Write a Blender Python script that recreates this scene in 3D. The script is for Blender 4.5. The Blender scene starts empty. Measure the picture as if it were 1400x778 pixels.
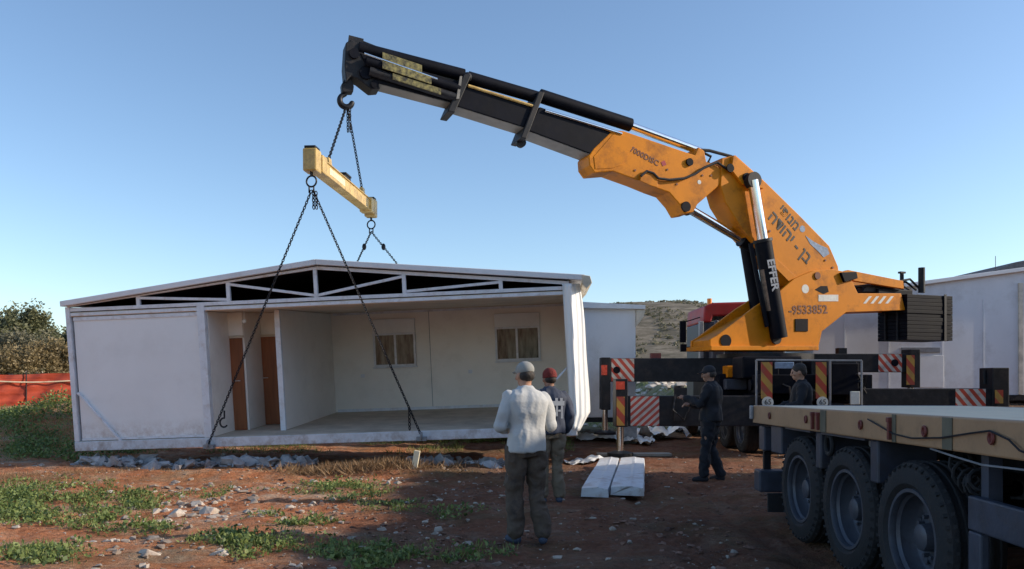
import bpy, bmesh, math, random
from mathutils import Vector, Matrix, Euler, noise
random.seed(7)
R = math.radians
PI = math.pi
COL = bpy.context.scene.collection
V = Vector

# ------------------------------------------------------------------ view
HOR, F, CH = 520.0, 1089.0, 1.6          # horizon row, focal length in px of the 1400 px wide photo, eye height
cam_d = bpy.data.cameras.new("camera"); cam = bpy.data.objects.new("camera", cam_d); COL.objects.link(cam)
cam.location = (0, 0, CH); cam.rotation_euler = (R(90), 0, 0)
cam_d.sensor_width = 36; cam_d.lens = F/1400*36
cam_d.shift_y = (HOR-389)/1400; cam_d.clip_end = 3000; cam_d.clip_start = 0.05
bpy.context.scene.camera = cam
CAMP = V((0, 0, CH))
def ray(px, py): return V(((px-700)/F, 1.0, (HOR-py)/F))
def at(px, py, Y): return CAMP + ray(px, py)*Y
def floor_at(px, py): return at(px, py, CH*F/(py-HOR))
def hit(M, px, py, axis, val):
    "local point of frame M where the sight line meets the local plane axis = val"
    Mi = M.inverted(); o = Mi @ CAMP; d = Mi.to_3x3() @ ray(px, py)
    t = (val-o[axis])/d[axis]
    return o + d*t

# ------------------------------------------------------------------ light
SUN_EL, SUN_AZ = 24.5, 92.5               # azimuth clockwise from +Y
sc = bpy.context.scene
sc.view_settings.view_transform = 'Standard'; sc.view_settings.look = 'None'; sc.view_settings.exposure = 0
w = bpy.data.worlds.new("World"); sc.world = w; w.use_nodes = True
nt = w.node_tree; bg = nt.nodes['Background']
sky = nt.nodes.new('ShaderNodeTexSky'); sky.sky_type = 'NISHITA'; sky.sun_disc = False
sky.sun_elevation = R(SUN_EL); sky.sun_rotation = R(SUN_AZ); sky.altitude = 500
sky.air_density = 1.0; sky.dust_density = 0.9; sky.ozone_density = 2.4
gn = nt.nodes.new('ShaderNodeMix'); gn.data_type = 'RGBA'; gn.blend_type = 'MULTIPLY'; gn.inputs[0].default_value = 1; gn.inputs[7].default_value = (1.44, 1.47, 1.47, 1)
nt.links.new(sky.outputs[0], gn.inputs[6]); nt.links.new(gn.outputs[2], bg.inputs[0]); bg.inputs[1].default_value = 0.14
sl = bpy.data.lights.new("sun", 'SUN'); sl.energy = 5.0; sl.angle = R(0.6); sl.color = (1.0, 0.86, 0.68)
so = bpy.data.objects.new("sun", sl); COL.objects.link(so)
sdir = V((math.sin(R(SUN_AZ))*math.cos(R(SUN_EL)), math.cos(R(SUN_AZ))*math.cos(R(SUN_EL)), math.sin(R(SUN_EL))))
so.rotation_euler = sdir.to_track_quat('Z', 'Y').to_euler(); so.location = sdir*60

# ------------------------------------------------------------------ materials
def mat(name, c, rough=.6, metal=0., var=.25, scale=4., c2=None, bump=.0, bscale=30., dirt=None, dscale=1.5, damt=.5, spec=.5, stretch=None, coat=0):
    m = bpy.data.materials.new(name); m.use_nodes = True
    n = m.node_tree.nodes; l = m.node_tree.links; b = n['Principled BSDF']
    b.inputs['Roughness'].default_value = rough; b.inputs['Metallic'].default_value = metal
    b.inputs['Specular IOR Level'].default_value = spec; b.inputs['Coat Weight'].default_value = coat
    tc = n.new('ShaderNodeTexCoord'); src = tc.outputs['Object']
    if stretch:
        mp = n.new('ShaderNodeMapping'); mp.inputs['Scale'].default_value = stretch; l.new(src, mp.inputs[0]); src = mp.outputs[0]
    t = n.new('ShaderNodeTexNoise'); t.inputs['Scale'].default_value = scale; t.inputs['Detail'].default_value = 6; t.inputs['Roughness'].default_value = .6
    l.new(src, t.inputs['Vector'])
    r = n.new('ShaderNodeValToRGB'); c = tuple(c[:3])
    lo = tuple(x*(1-var) for x in c); hi = c2 if c2 else tuple(min(1, x*(1+var)) for x in c)
    r.color_ramp.elements[0].position = .32; r.color_ramp.elements[1].position = .68
    r.color_ramp.elements[0].color = (*lo, 1); r.color_ramp.elements[1].color = (*hi, 1)
    l.new(t.outputs['Fac'], r.inputs[0]); out = r.outputs[0]
    if dirt:
        t2 = n.new('ShaderNodeTexNoise'); t2.inputs['Scale'].default_value = dscale; t2.inputs['Detail'].default_value = 9; t2.inputs['Roughness'].default_value = .72
        l.new(tc.outputs['Object'], t2.inputs['Vector'])
        r2 = n.new('ShaderNodeValToRGB'); r2.color_ramp.elements[0].position = .5; r2.color_ramp.elements[1].position = .72
        r2.color_ramp.elements[0].color = (0, 0, 0, 1); r2.color_ramp.elements[1].color = (damt,)*3+(1,)
        l.new(t2.outputs['Fac'], r2.inputs[0])
        mx = n.new('ShaderNodeMix'); mx.data_type = 'RGBA'; mx.inputs[7].default_value = (*dirt, 1)
        l.new(r2.outputs[0], mx.inputs[0]); l.new(out, mx.inputs[6]); out = mx.outputs[2]
    l.new(out, b.inputs['Base Color'])
    mr = n.new('ShaderNodeMapRange'); mr.inputs[3].default_value = max(0, rough-.1); mr.inputs[4].default_value = min(1, rough+.12)
    l.new(t.outputs['Fac'], mr.inputs[0]); l.new(mr.outputs[0], b.inputs['Roughness'])
    if bump:
        t3 = n.new('ShaderNodeTexNoise'); t3.inputs['Scale'].default_value = bscale; t3.inputs['Detail'].default_value = 5; l.new(src, t3.inputs['Vector'])
        bp = n.new('ShaderNodeBump'); bp.inputs['Strength'].default_value = bump; bp.inputs['Distance'].default_value = .02
        l.new(t3.outputs['Fac'], bp.inputs['Height']); l.new(bp.outputs[0], b.inputs['Normal'])
    return m
DUST = (.33, .2, .13)
M = {}
M['white'] = mat('white_panel', (.80, .80, .80), .45, var=.05, scale=1.2, dirt=(.5, .46, .42), dscale=.8, damt=.35, bump=.06, bscale=3)
def splash(m, z0, z1, c=(.30, .17, .10)):
    n = m.node_tree.nodes; l = m.node_tree.links; b = n['Principled BSDF']; src = b.inputs['Base Color'].links[0].from_socket
    tc = n.new('ShaderNodeTexCoord'); sp_ = n.new('ShaderNodeSeparateXYZ'); l.new(tc.outputs['Object'], sp_.inputs[0])
    mr = n.new('ShaderNodeMapRange'); mr.inputs[1].default_value = z1; mr.inputs[2].default_value = z0; l.new(sp_.outputs[2], mr.inputs[0])
    t = n.new('ShaderNodeTexNoise'); t.inputs['Scale'].default_value = 6; t.inputs['Detail'].default_value = 10; t.inputs['Roughness'].default_value = .8; l.new(tc.outputs['Object'], t.inputs[0])
    r_ = n.new('ShaderNodeValToRGB'); r_.color_ramp.elements[0].position = .42; r_.color_ramp.elements[1].position = .7; l.new(t.outputs['Fac'], r_.inputs[0])
    mu = n.new('ShaderNodeMath'); mu.operation = 'MULTIPLY'; l.new(mr.outputs[0], mu.inputs[0]); l.new(r_.outputs[0], mu.inputs[1])
    mx = n.new('ShaderNodeMix'); mx.data_type = 'RGBA'; mx.inputs[7].default_value = (*c, 1); l.new(mu.outputs[0], mx.inputs[0]); l.new(src, mx.inputs[6]); l.new(mx.outputs[2], b.inputs['Base Color']); return m
M['facade'] = splash(mat('front_wall_panel', (.80, .81, .82), .42, var=.04, scale=.9, dirt=(.5, .48, .46), dscale=1.4, damt=.16, bump=.08, bscale=2.5), .1, .55)
M['beam_mud'] = splash(mat('muddy_base_beam', (.62, .65, .70), .6, var=.12, scale=4, dirt=(.25, .2, .17), dscale=3, damt=.6), -.1, .2)
M['white2'] = mat('white_panel_weathered', (.74, .76, .79), .5, var=.07, scale=.8, dirt=(.42, .4, .38), dscale=1.1, damt=.45, bump=.08, bscale=2, stretch=(1, 1, .35))
M['panel_dirty'] = mat('dusty_white_panel', (.62, .64, .67), .5, var=.1, scale=2, dirt=(.30, .20, .15), dscale=3, damt=.85, bump=.15, bscale=8)
M['inner'] = mat('inner_wall_panel', (.87, .82, .75), .5, var=.04, scale=1.0, dirt=(.5, .45, .38), dscale=1.2, damt=.3, bump=.04, bscale=3)
M['ceil'] = mat('ceiling_panel', (.70, .60, .48), .6, var=.12, scale=1.2)
M['frame'] = mat('white_painted_steel', (.70, .73, .78), .4, var=.08, scale=6, dirt=(.35, .25, .18), dscale=5, damt=.5)
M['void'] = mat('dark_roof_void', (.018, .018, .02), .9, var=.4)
M['floor'] = mat('dusty_floor_board', (.52, .45, .36), .75, var=.2, scale=2.5, dirt=(.25, .2, .15), bump=.1)
M['beam'] = mat('base_beam', (.42, .45, .50), .6, var=.15, scale=4, dirt=(.22, .18, .15), dscale=3, damt=.8)
M['plastic'] = mat('white_plastic_sheet', (.82, .82, .80), .35, var=.04, scale=3, bump=.3, bscale=7, stretch=(1, 1, .25))
M['door'] = mat('brown_door', (.26, .085, .03), .5, var=.2, scale=3, stretch=(6, 6, .5))
M['doorframe'] = mat('door_frame', (.62, .52, .40), .5, var=.1)
M['glass'] = mat('window_glass', (.09, .11, .085), .08, var=.6, scale=5, c2=(.26, .28, .23), stretch=(2, 1, .4))
M['orange'] = mat('orange_paint', (.60, .20, .003), .5, var=.10, scale=1.5, dirt=(.22, .07, .008), dscale=1.8, damt=.9, bump=.05, bscale=10, spec=.2)
M['black'] = mat('black_blue_paint', (.004, .005, .010), .6, var=.3, scale=3, dirt=(.02, .018, .018), dscale=4, damt=.4, spec=.12)
M['under'] = mat('grey_painted_bounce', (.20, .19, .17), .5, var=.3, scale=2.5, dirt=(.25, .2, .14), dscale=3, stretch=(.6, .6, 3))  # pale grey imitating ground-bounced light under the boom; also colours strip and plank
M['darksteel'] = mat('dark_steel', (.012, .013, .017), .55, metal=0., var=.4, scale=6, dirt=(.05, .035, .026), dscale=3, damt=.5, spec=.3, bump=.1)
M['chrome'] = mat('chrome_rod', (.85, .86, .88), .16, metal=1, var=.04)
M['chain'] = mat('chain_steel', (.02, .02, .024), .45, metal=.6, var=.3)
M['gold'] = mat('dull_yellow_paint', (.50, .31, .075), .4, var=.2, scale=4, dirt=(.18, .08, .03), dscale=5, damt=.9, bump=.1, c2=(.66, .47, .17))
M['goldpatch'] = mat('worn_yellow_lettering', (.05, .045, .02), .6, var=.9, scale=13, c2=(.30, .26, .09), dirt=(.012, .012, .014), dscale=8, damt=1)
M['red'] = mat('red_cab_paint', (.30, .010, .012), .5, var=.2, scale=2, dirt=(.12, .03, .03), dscale=3, damt=.6)
M['greyblue_dark'] = mat('dark_blue_cab_panel', (.03, .036, .055), .5, var=.4, scale=5, dirt=(.05, .04, .03))
M['cabglass'] = mat('dark_window', (.03, .05, .08), .1, var=.3)
M['greypanel'] = mat('grey_panel', (.24, .25, .27), .5, var=.2, dirt=(.1, .08, .07))
M['bluegrey'] = mat('blue_grey_paint', (.042, .050, .075), .5, var=.25, scale=5, dirt=(.04, .035, .035), dscale=4, damt=.8, bump=.1)
M['rubber'] = mat('tyre_rubber', (.014, .015, .018), .8, var=.3, scale=8, dirt=(.06, .045, .04), dscale=3, damt=.45, bump=.25, bscale=60)
M['rim'] = mat('steel_rim', (.075, .085, .11), .45, metal=.2, var=.2, scale=5, dirt=(.04, .03, .03), dscale=5, damt=.8)
M['tan'] = mat('tan_side_rail', (.38, .225, .12), .55, var=.15, scale=3, dirt=(.2, .12, .07), dscale=6, damt=.7, bump=.08)
M['deck'] = mat('sun_tinted_deck', (.92, .73, .52), .9, spec=.1, var=.1, scale=2, dirt=(.35, .32, .3), dscale=2, damt=.6)  # warm pale colour makes up for sunlight that misses the deck
M['redhook'] = mat('red_hook_paint', (.16, .035, .028), .5, var=.3)
M['lampred'] = mat('red_lamp', (.5, .05, .02), .25, var=.3)
M['sticker'] = mat('pale_sticker', (.58, .58, .54), .5, var=.12, scale=14)
M['bluesticker'] = mat('blue_grey_sticker', (.18, .25, .36), .4, var=.3, scale=12)
M['ink'] = mat('black_lettering', (.02, .015, .015), .6, var=.2)
M['inkfade'] = mat('faded_brown_lettering', (.13, .035, .012), .6, var=.3)
M['inkred'] = mat('red_lettering', (.30, .02, .03), .6, var=.2)
M['inkwhite'] = mat('white_lettering', (.42, .43, .45), .5, var=.1)
M['conc'] = mat('broken_concrete', (.30, .31, .33), .9, var=.25, scale=5, c2=(.50, .50, .51), dirt=(.26, .14, .09), dscale=1.2, damt=.8, bump=.5, bscale=14)
M['stone'] = mat('limestone', (.50, .42, .34), .9, var=.3, scale=6, c2=(.68, .62, .54), dirt=(.32, .15, .08), dscale=4, damt=.7, bump=.5, bscale=20)
M['pebble'] = mat('mixed_pebbles', (.20, .13, .09), .9, var=.3, scale=1.3, c2=(.56, .50, .43), bump=.3)
M['stake'] = mat('pale_stake', (.70, .62, .45), .7, var=.15)
M['net'] = mat('orange_red_safety_net', (.46, .065, .028), .65, var=.35, scale=1.4, dirt=(.22, .03, .015), dscale=1.2, damt=.7, stretch=(.15, .15, 7))
M['skin'] = mat('skin', (.42, .22, .14), .55, var=.1, scale=10)
M['skin_dark'] = mat('tanned_skin', (.30, .155, .10), .55, var=.12, scale=10)
M['shirt'] = mat('light_grey_sweatshirt', (.50, .505, .50), .9, var=.05, scale=3, bump=.25, bscale=40)
M['navy'] = mat('navy_jacket', (.035, .045, .075), .8, var=.3, scale=5, bump=.2)
M['darkjacket'] = mat('black_jacket', (.009, .009, .013), .8, var=.4, scale=5, bump=.2)
M['trous1'] = mat('brown_grey_work_trousers', (.095, .07, .052), .9, var=.3, scale=5, dirt=(.014, .014, .022), dscale=5, damt=1, bump=.3)
M['trous2'] = mat('beige_trousers', (.17, .135, .095), .9, var=.25, scale=7, bump=.3)
M['trousd'] = mat('dark_trousers', (.011, .012, .018), .9, var=.3, bump=.2)
M['cap'] = mat('grey_cap', (.30, .30, .28), .85, var=.15, scale=12)
M['beanie'] = mat('red_beanie', (.17, .022, .018), .9, var=.2, scale=30, bump=.5, bscale=80)
M['blackcap'] = mat('black_cap', (.015, .015, .02), .8, var=.2)
M['hair'] = mat('dark_hair', (.03, .022, .018), .7, var=.4, scale=30, bump=.5)
M['shoe'] = mat('dark_blue_shoe', (.04, .055, .09), .7, var=.3)
M['bark'] = mat('bark', (.12, .09, .07), .9, var=.4, bump=.6)

def leafmat(name, a, b_, trans=.25):
    m = bpy.data.materials.new(name); m.use_nodes = True
    n = m.node_tree.nodes; l = m.node_tree.links; p = n['Principled BSDF']; p.inputs['Roughness'].default_value = .6
    g = n.new('ShaderNodeNewGeometry'); r = n.new('ShaderNodeValToRGB')
    r.color_ramp.elements[0].color = (*a, 1); r.color_ramp.elements[1].color = (*b_, 1)
    l.new(g.outputs['Random Per Island'], r.inputs[0]); l.new(r.outputs[0], p.inputs['Base Color'])
    tr = n.new('ShaderNodeBsdfTranslucent'); l.new(r.outputs[0], tr.inputs[0])
    mx = n.new('ShaderNodeMixShader'); mx.inputs[0].default_value = trans
    l.new(p.outputs[0], mx.inputs[1]); l.new(tr.outputs[0], mx.inputs[2]); l.new(mx.outputs[0], n['Material Output'].inputs[0])
    return m
M['weed'] = leafmat('weed_leaves', (.055, .10, .022), (.24, .30, .09))
M['grass'] = leafmat('grass_blades', (.11, .18, .03), (.36, .38, .14), .4)
M['dry'] = leafmat('dry_grass', (.17, .095, .045), (.36, .23, .12))
M['olive'] = leafmat('olive_foliage', (.09, .10, .045), (.24, .24, .13), .35)
M['brownbush'] = leafmat('brownish_foliage', (.15, .115, .05), (.36, .27, .14), .35)
M['scrub'] = leafmat('scrub_foliage', (.11, .11, .065), (.25, .22, .14), .3)

def stripes(name, c1, c2, freq, ang, dirty=.5):
    m = bpy.data.materials.new(name); m.use_nodes = True
    n = m.node_tree.nodes; l = m.node_tree.links; b = n['Principled BSDF']; b.inputs['Roughness'].default_value = .5
    tc = n.new('ShaderNodeTexCoord'); mp = n.new('ShaderNodeMapping'); mp.inputs['Rotation'].default_value = (0, R(ang), 0)
    l.new(tc.outputs['Object'], mp.inputs[0]); wv = n.new('ShaderNodeTexWave'); wv.bands_direction = 'X'; wv.inputs['Scale'].default_value = freq
    l.new(mp.outputs[0], wv.inputs[0]); r = n.new('ShaderNodeValToRGB'); r.color_ramp.interpolation = 'CONSTANT'
    r.color_ramp.elements[0].color = (*c1, 1); r.color_ramp.elements[1].color = (*c2, 1); r.color_ramp.elements[1].position = .5
    l.new(wv.outputs['Fac'], r.inputs[0])
    t = n.new('ShaderNodeTexNoise'); t.inputs['Scale'].default_value = 7; t.inputs['Detail'].default_value = 6; l.new(tc.outputs['Object'], t.inputs[0])
    r2 = n.new('ShaderNodeValToRGB'); r2.color_ramp.elements[0].position = .45; r2.color_ramp.elements[1].position = .75
    r2.color_ramp.elements[1].color = (dirty,)*3+(1,); l.new(t.outputs['Fac'], r2.inputs[0])
    mx = n.new('ShaderNodeMix'); mx.data_type = 'RGBA'; mx.inputs[7].default_value = (.12, .08, .06, 1)
    l.new(r2.outputs[0], mx.inputs[0]); l.new(r.outputs[0], mx.inputs[6]); l.new(mx.outputs[2], b.inputs['Base Color'])
    return m
M['hazA'] = stripes('red_white_hazard_stripes_rising', (.50, .06, .03), (.56, .52, .46), 2.1, 40)
M['hazB'] = stripes('red_white_hazard_stripes_falling', (.36, .05, .035), (.42, .41, .40), 2.9, -48)
M['hazY'] = stripes('red_yellow_marker_board', (.34, .04, .02), (.40, .23, .04), 1.35, 40)
M['cable'] = M['darksteel']

# ------------------------------------------------------------------ mesh helpers
WM = {}                                    # world matrix of every thing / part
def empty(name, label, cat, Mx, group=None):
    o = bpy.data.objects.new(name, None); COL.objects.link(o); o.matrix_world = Mx; o.empty_display_size = .2
    WM[o.name] = Mx.copy(); return tag(o, label, cat, group)
def tag(o, label, cat, group=None):
    o['label'] = label; o['category'] = cat
    if group: o['group'] = group
    return o
def T(x, y, z=0, rz=0): return Matrix.Translation((x, y, z)) @ Matrix.Rotation(rz, 4, 'Z')
class MB:
    def __init__(s, frame=None): s.v = []; s.f = []; s.fr = frame or Matrix.Identity(4)
    def add(s, vs, fs):
        k = len(s.v); s.v += [s.fr @ V(p) for p in vs]; s.f += [tuple(i+k for i in f) for f in fs]; return s
    def box(s, a, b):
        (x0, y0, z0), (x1, y1, z1) = a, b
        return s.add([(x0, y0, z0), (x1, y0, z0), (x1, y1, z0), (x0, y1, z0), (x0, y0, z1), (x1, y0, z1), (x1, y1, z1), (x0, y1, z1)],
                     [(0, 3, 2, 1), (4, 5, 6, 7), (0, 1, 5, 4), (1, 2, 6, 5), (2, 3, 7, 6), (3, 0, 4, 7)])
    def bar(s, p, q, w_, h_, up=(0, 0, 1)):
        p, q = V(p), V(q); d = (q-p).normalized(); upv = V(up)
        sd = d.cross(upv)
        if sd.length < 1e-4: sd = d.cross(V((0, 1, 0)))
        sd.normalize(); u = sd.cross(d).normalized(); vs = []
        for e in (p, q):
            for a, b in ((-1, -1), (1, -1), (1, 1), (-1, 1)): vs.append(e+sd*a*w_/2+u*b*h_/2)
        return s.add(vs, [(0, 1, 2, 3), (7, 6, 5, 4), (0, 4, 5, 1), (1, 5, 6, 2), (2, 6, 7, 3), (3, 7, 4, 0)])
    def tube(s, p, q, r0, r1=None, n=12, cap=True):
        r1 = r0 if r1 is None else r1; p, q = V(p), V(q); d = (q-p).normalized()
        a = d.orthogonal().normalized(); b = d.cross(a); vs = []
        for e, r in ((p, r0), (q, r1)):
            for i in range(n):
                t = 2*PI*i/n; vs.append(e+a*math.cos(t)*r+b*math.sin(t)*r)
        fs = [(i, (i+1) % n, n+(i+1) % n, n+i) for i in range(n)]
        if cap: fs += [tuple(range(n-1, -1, -1)), tuple(range(n, 2*n))]
        return s.add(vs, fs)
    def path(s, pts, r, n=6):
        pts = [V(p) for p in pts]; vs = []
        for i, p in enumerate(pts):
            d = (pts[min(i+1, len(pts)-1)]-pts[max(i-1, 0)]).normalized()
            a = d.orthogonal().normalized() if i == 0 else (a-d*a.dot(d)).normalized()
            b = d.cross(a); rr = r[i] if isinstance(r, (list, tuple)) else r
            for k in range(n):
                t = 2*PI*k/n; vs.append(p+a*math.cos(t)*rr+b*math.sin(t)*rr)
        fs = []
        for i in range(len(pts)-1):
            for k in range(n): fs.append((i*n+k, i*n+(k+1) % n, (i+1)*n+(k+1) % n, (i+1)*n+k))
        fs += [tuple(range(n-1, -1, -1)), tuple(range((len(pts)-1)*n, len(pts)*n))]
        return s.add(vs, fs)
    def prism(s, pts, k0, k1):
        "outline in the local x-z plane, thickness along local y from k0 to k1"
        n = len(pts)
        ar = sum(pts[i][0]*pts[(i+1) % n][1]-pts[(i+1) % n][0]*pts[i][1] for i in range(n))
        if ar < 0: pts = pts[::-1]
        if k0 > k1: k0, k1 = k1, k0
        vs = [(p[0], k0, p[1]) for p in pts]+[(p[0], k1, p[1]) for p in pts]
        return s.add(vs, [tuple(range(n)), tuple(range(2*n-1, n-1, -1))]+[((i+1) % n, i, i+n, (i+1) % n+n) for i in range(n)])
    def lathe(s, c, ax, prof, n=32):
        "prof = [(offset along axis, radius)]"
        c, ax = V(c), V(ax).normalized(); a = ax.orthogonal().normalized(); b = ax.cross(a); vs = []
        for o, r in prof:
            for i in range(n):
                t = 2*PI*i/n; vs.append(c+ax*o+(a*math.cos(t)+b*math.sin(t))*r)
        fs = []
        for j in range(len(prof)-1):
            for i in range(n): fs.append((j*n+i, j*n+(i+1) % n, (j+1)*n+(i+1) % n, (j+1)*n+i))
        return s.add(vs, fs)
    def ball(s, c, r, n=12, m=8, rot=None):
        r = (r, r, r) if isinstance(r, (int, float)) else r; vs = []; fs = []
        rot = rot or Matrix.Identity(3); c = V(c)
        for j in range(1, m):
            for i in range(n):
                t, q = 2*PI*i/n, PI*j/m
                vs.append(c+rot @ V((r[0]*math.sin(q)*math.cos(t), r[1]*math.sin(q)*math.sin(t), r[2]*math.cos(q))))
        vs += [c+rot @ V((0, 0, r[2])), c+rot @ V((0, 0, -r[2]))]; k = (m-1)*n
        for j in range(m-2):
            for i in range(n): fs.append((j*n+i, (j+1)*n+i, (j+1)*n+(i+1) % n, j*n+(i+1) % n))
        for i in range(n): fs.append((k, i, (i+1) % n)); fs.append((k+1, (m-2)*n+(i+1) % n, (m-2)*n+i))
        return s.add(vs, fs)
    def torus(s, c, ax, R_, r, n=16, m=6, sx=1.0, a0=0, a1=2*PI, upv=None):
        c, ax = V(c), V(ax).normalized()
        a = (V(upv)-ax*V(upv).dot(ax)).normalized() if upv else ax.orthogonal().normalized(); b = ax.cross(a)
        pts = []
        full = abs(a1-a0-2*PI) < 1e-4
        k = n if full else n+1
        vs = []
        for i in range(k):
            t = a0+(a1-a0)*i/n; rad = a*math.cos(t)*sx+b*math.sin(t); rn = (a*math.cos(t)+b*math.sin(t)*1).normalized()
            for j in range(m):
                q = 2*PI*j/m; vs.append(c+rad*R_+rn*math.cos(q)*r+ax*math.sin(q)*r)
        fs = [((i % k)*m+j, ((i+1) % k)*m+j, ((i+1) % k)*m+(j+1) % m, (i % k)*m+(j+1) % m) for i in range(n) for j in range(m)]
        return s.add(vs, fs)
    def build(s, name, m, parent=None, bevel=0, smooth=False, kind=None, loc=None):
        if parent is not None: W = WM[parent.name]
        elif loc is not None: W = Matrix.Translation(loc)
        else: W = Matrix.Identity(4)
        Wi = W.inverted(); me = bpy.data.meshes.new(name)
        me.from_pydata([Wi @ p for p in s.v], [], s.f); me.validate()
        if isinstance(m, str): m = M[m]
        me.materials.append(m)
        o = bpy.data.objects.new(name, me); COL.objects.link(o)
        if parent is not None: o.parent = parent
        else: o.matrix_world = W
        WM[o.name] = W.copy()
        if smooth:
            me.polygons.foreach_set('use_smooth', [True]*len(me.polygons))
            me.set_sharp_from_angle(angle=R(38))
        if bevel:
            b = o.modifiers.new('bevel', 'BEVEL'); b.width = bevel; b.segments = 2; b.limit_method = 'ANGLE'; b.angle_limit = R(40)
        if kind: o['kind'] = kind
        return o
def recalc(o):
    bm = bmesh.new(); bm.from_mesh(o.data); bmesh.ops.recalc_face_normals(bm, faces=bm.faces); bm.to_mesh(o.data); bm.free(); return o
def copy_tree(o, Mx=None, parent=None, label=None):
    c = o.copy(); COL.objects.link(c)
    if parent is not None: c.parent = parent; WM[c.name] = WM[parent.name].copy()
    if Mx is not None: c.matrix_world = Mx; WM[c.name] = Mx.copy()
    if label: c['label'] = label
    for ch in [x for x in COL.objects if x.parent == o]: copy_tree(ch, None, c)
    return c
def lettering(txt, size, Mx, m, parent, name='lettering', sx=1.0, bold=0.0):
    cu = bpy.data.curves.new('t', 'FONT'); cu.body = txt; cu.size = size; cu.align_x = 'CENTER'; cu.align_y = 'CENTER'; cu.extrude = .003; cu.offset = bold
    cu.resolution_u = 2
    to = bpy.data.objects.new('t', cu); COL.objects.link(to)
    dg = bpy.context.evaluated_depsgraph_get(); me = bpy.data.meshes.new_from_object(to.evaluated_get(dg))
    bpy.data.objects.remove(to); bpy.data.curves.remove(cu)
    W = WM[parent.name]; me.transform(W.inverted() @ Mx @ Matrix.Diagonal((sx, 1, 1, 1)))
    me.materials.clear(); me.materials.append(M[m]); me.name = name
    o = bpy.data.objects.new(name, me); COL.objects.link(o); o.parent = parent; WM[o.name] = W.copy(); return o

# ------------------------------------------------------------------ ground
def ss(t): t = max(0., min(1., t)); return t*t*(3-2*t)
def gh(x, y):
    z = ss((-x-8.6)/2.6)*ss((y-15.8)/6)*(.55+.65*ss((y-22)/6))
    z += max(0, min(y, 400)-30)*.022
    z += .55*math.exp(-((x+11.2)/1.5)**2-((y-20.3)/1.8)**2)
    z += ss((-x-9)/10)*ss((y-25)/16)*1.0
    z += ss((x-7.8)/1.5)*ss((y-21.8)/1.2)*.95
    z += ss((x-9.4)/3.4)*ss((14.8-y)/2.2)*ss((y+25)/10)*(.452*(15.44-.096*y)+.25*noise.noise(V((x*.2, y*.5, 2)))+.22*noise.noise(V((x, y*1.6, 5))))  # unseen bank added right of the frame to cast the foreground shadow
    z += .14*math.exp(-(((x+2.0)/.75)**2+((y-13.5)/.35)**2))
    z += .10*math.exp(-(((x+5.3)/2.2)**2+((y-13.2)/.4)**2))
    if y < 60:
        a = .045*noise.noise(V((x*.55, y*.55, 0)))+.025*noise.noise(V((x*1.9, y*1.9, 3)))+.026*noise.noise(V((x*5, y*5, 7)))+.012*noise.noise(V((x*10, y*10, 2)))
        z += a*1.3
        for c in (1.35, 1.62, 2.35, 2.62):
            z -= .06*math.exp(-((x-c-.03*y+.08*math.sin(y*.8))/.10)**2)*(.75+.5*math.sin(y*9))*ss((15-y)/2)
        z -= .10*ss((x+9.5)/1)*ss((2-x)/1)*ss((y-15.2)/.5)*ss((19.5-y)/1)
    else: z += 1.2*noise.noise(V((x*.03, y*.03, 0)))+.4*noise.noise(V((x*.12, y*.12, 0)))
    return z
def series(a, b, step, lo, hi, g=1.22):
    mid = [a+i*step for i in range(int((b-a)/step)+1)]
    l, st, x = [], step, a
    while x > lo: st *= g; x -= st; l.append(x)
    r, st, x = [], step, mid[-1]
    while x < hi: st *= g; x += st; r.append(x)
    return l[::-1]+mid+r
xs = series(-10, 6, .085, -700, 700, 1.12); ys = series(4.5, 16, .085, -60, 1100, 1.09)
g = MB()
vs = [(x, y, gh(x, y)) for y in ys for x in xs]; nx = len(xs)
g.add(vs, [(j*nx+i, j*nx+i+1, (j+1)*nx+i+1, (j+1)*nx+i) for j in range(len(ys)-1) for i in range(nx-1)])

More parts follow.
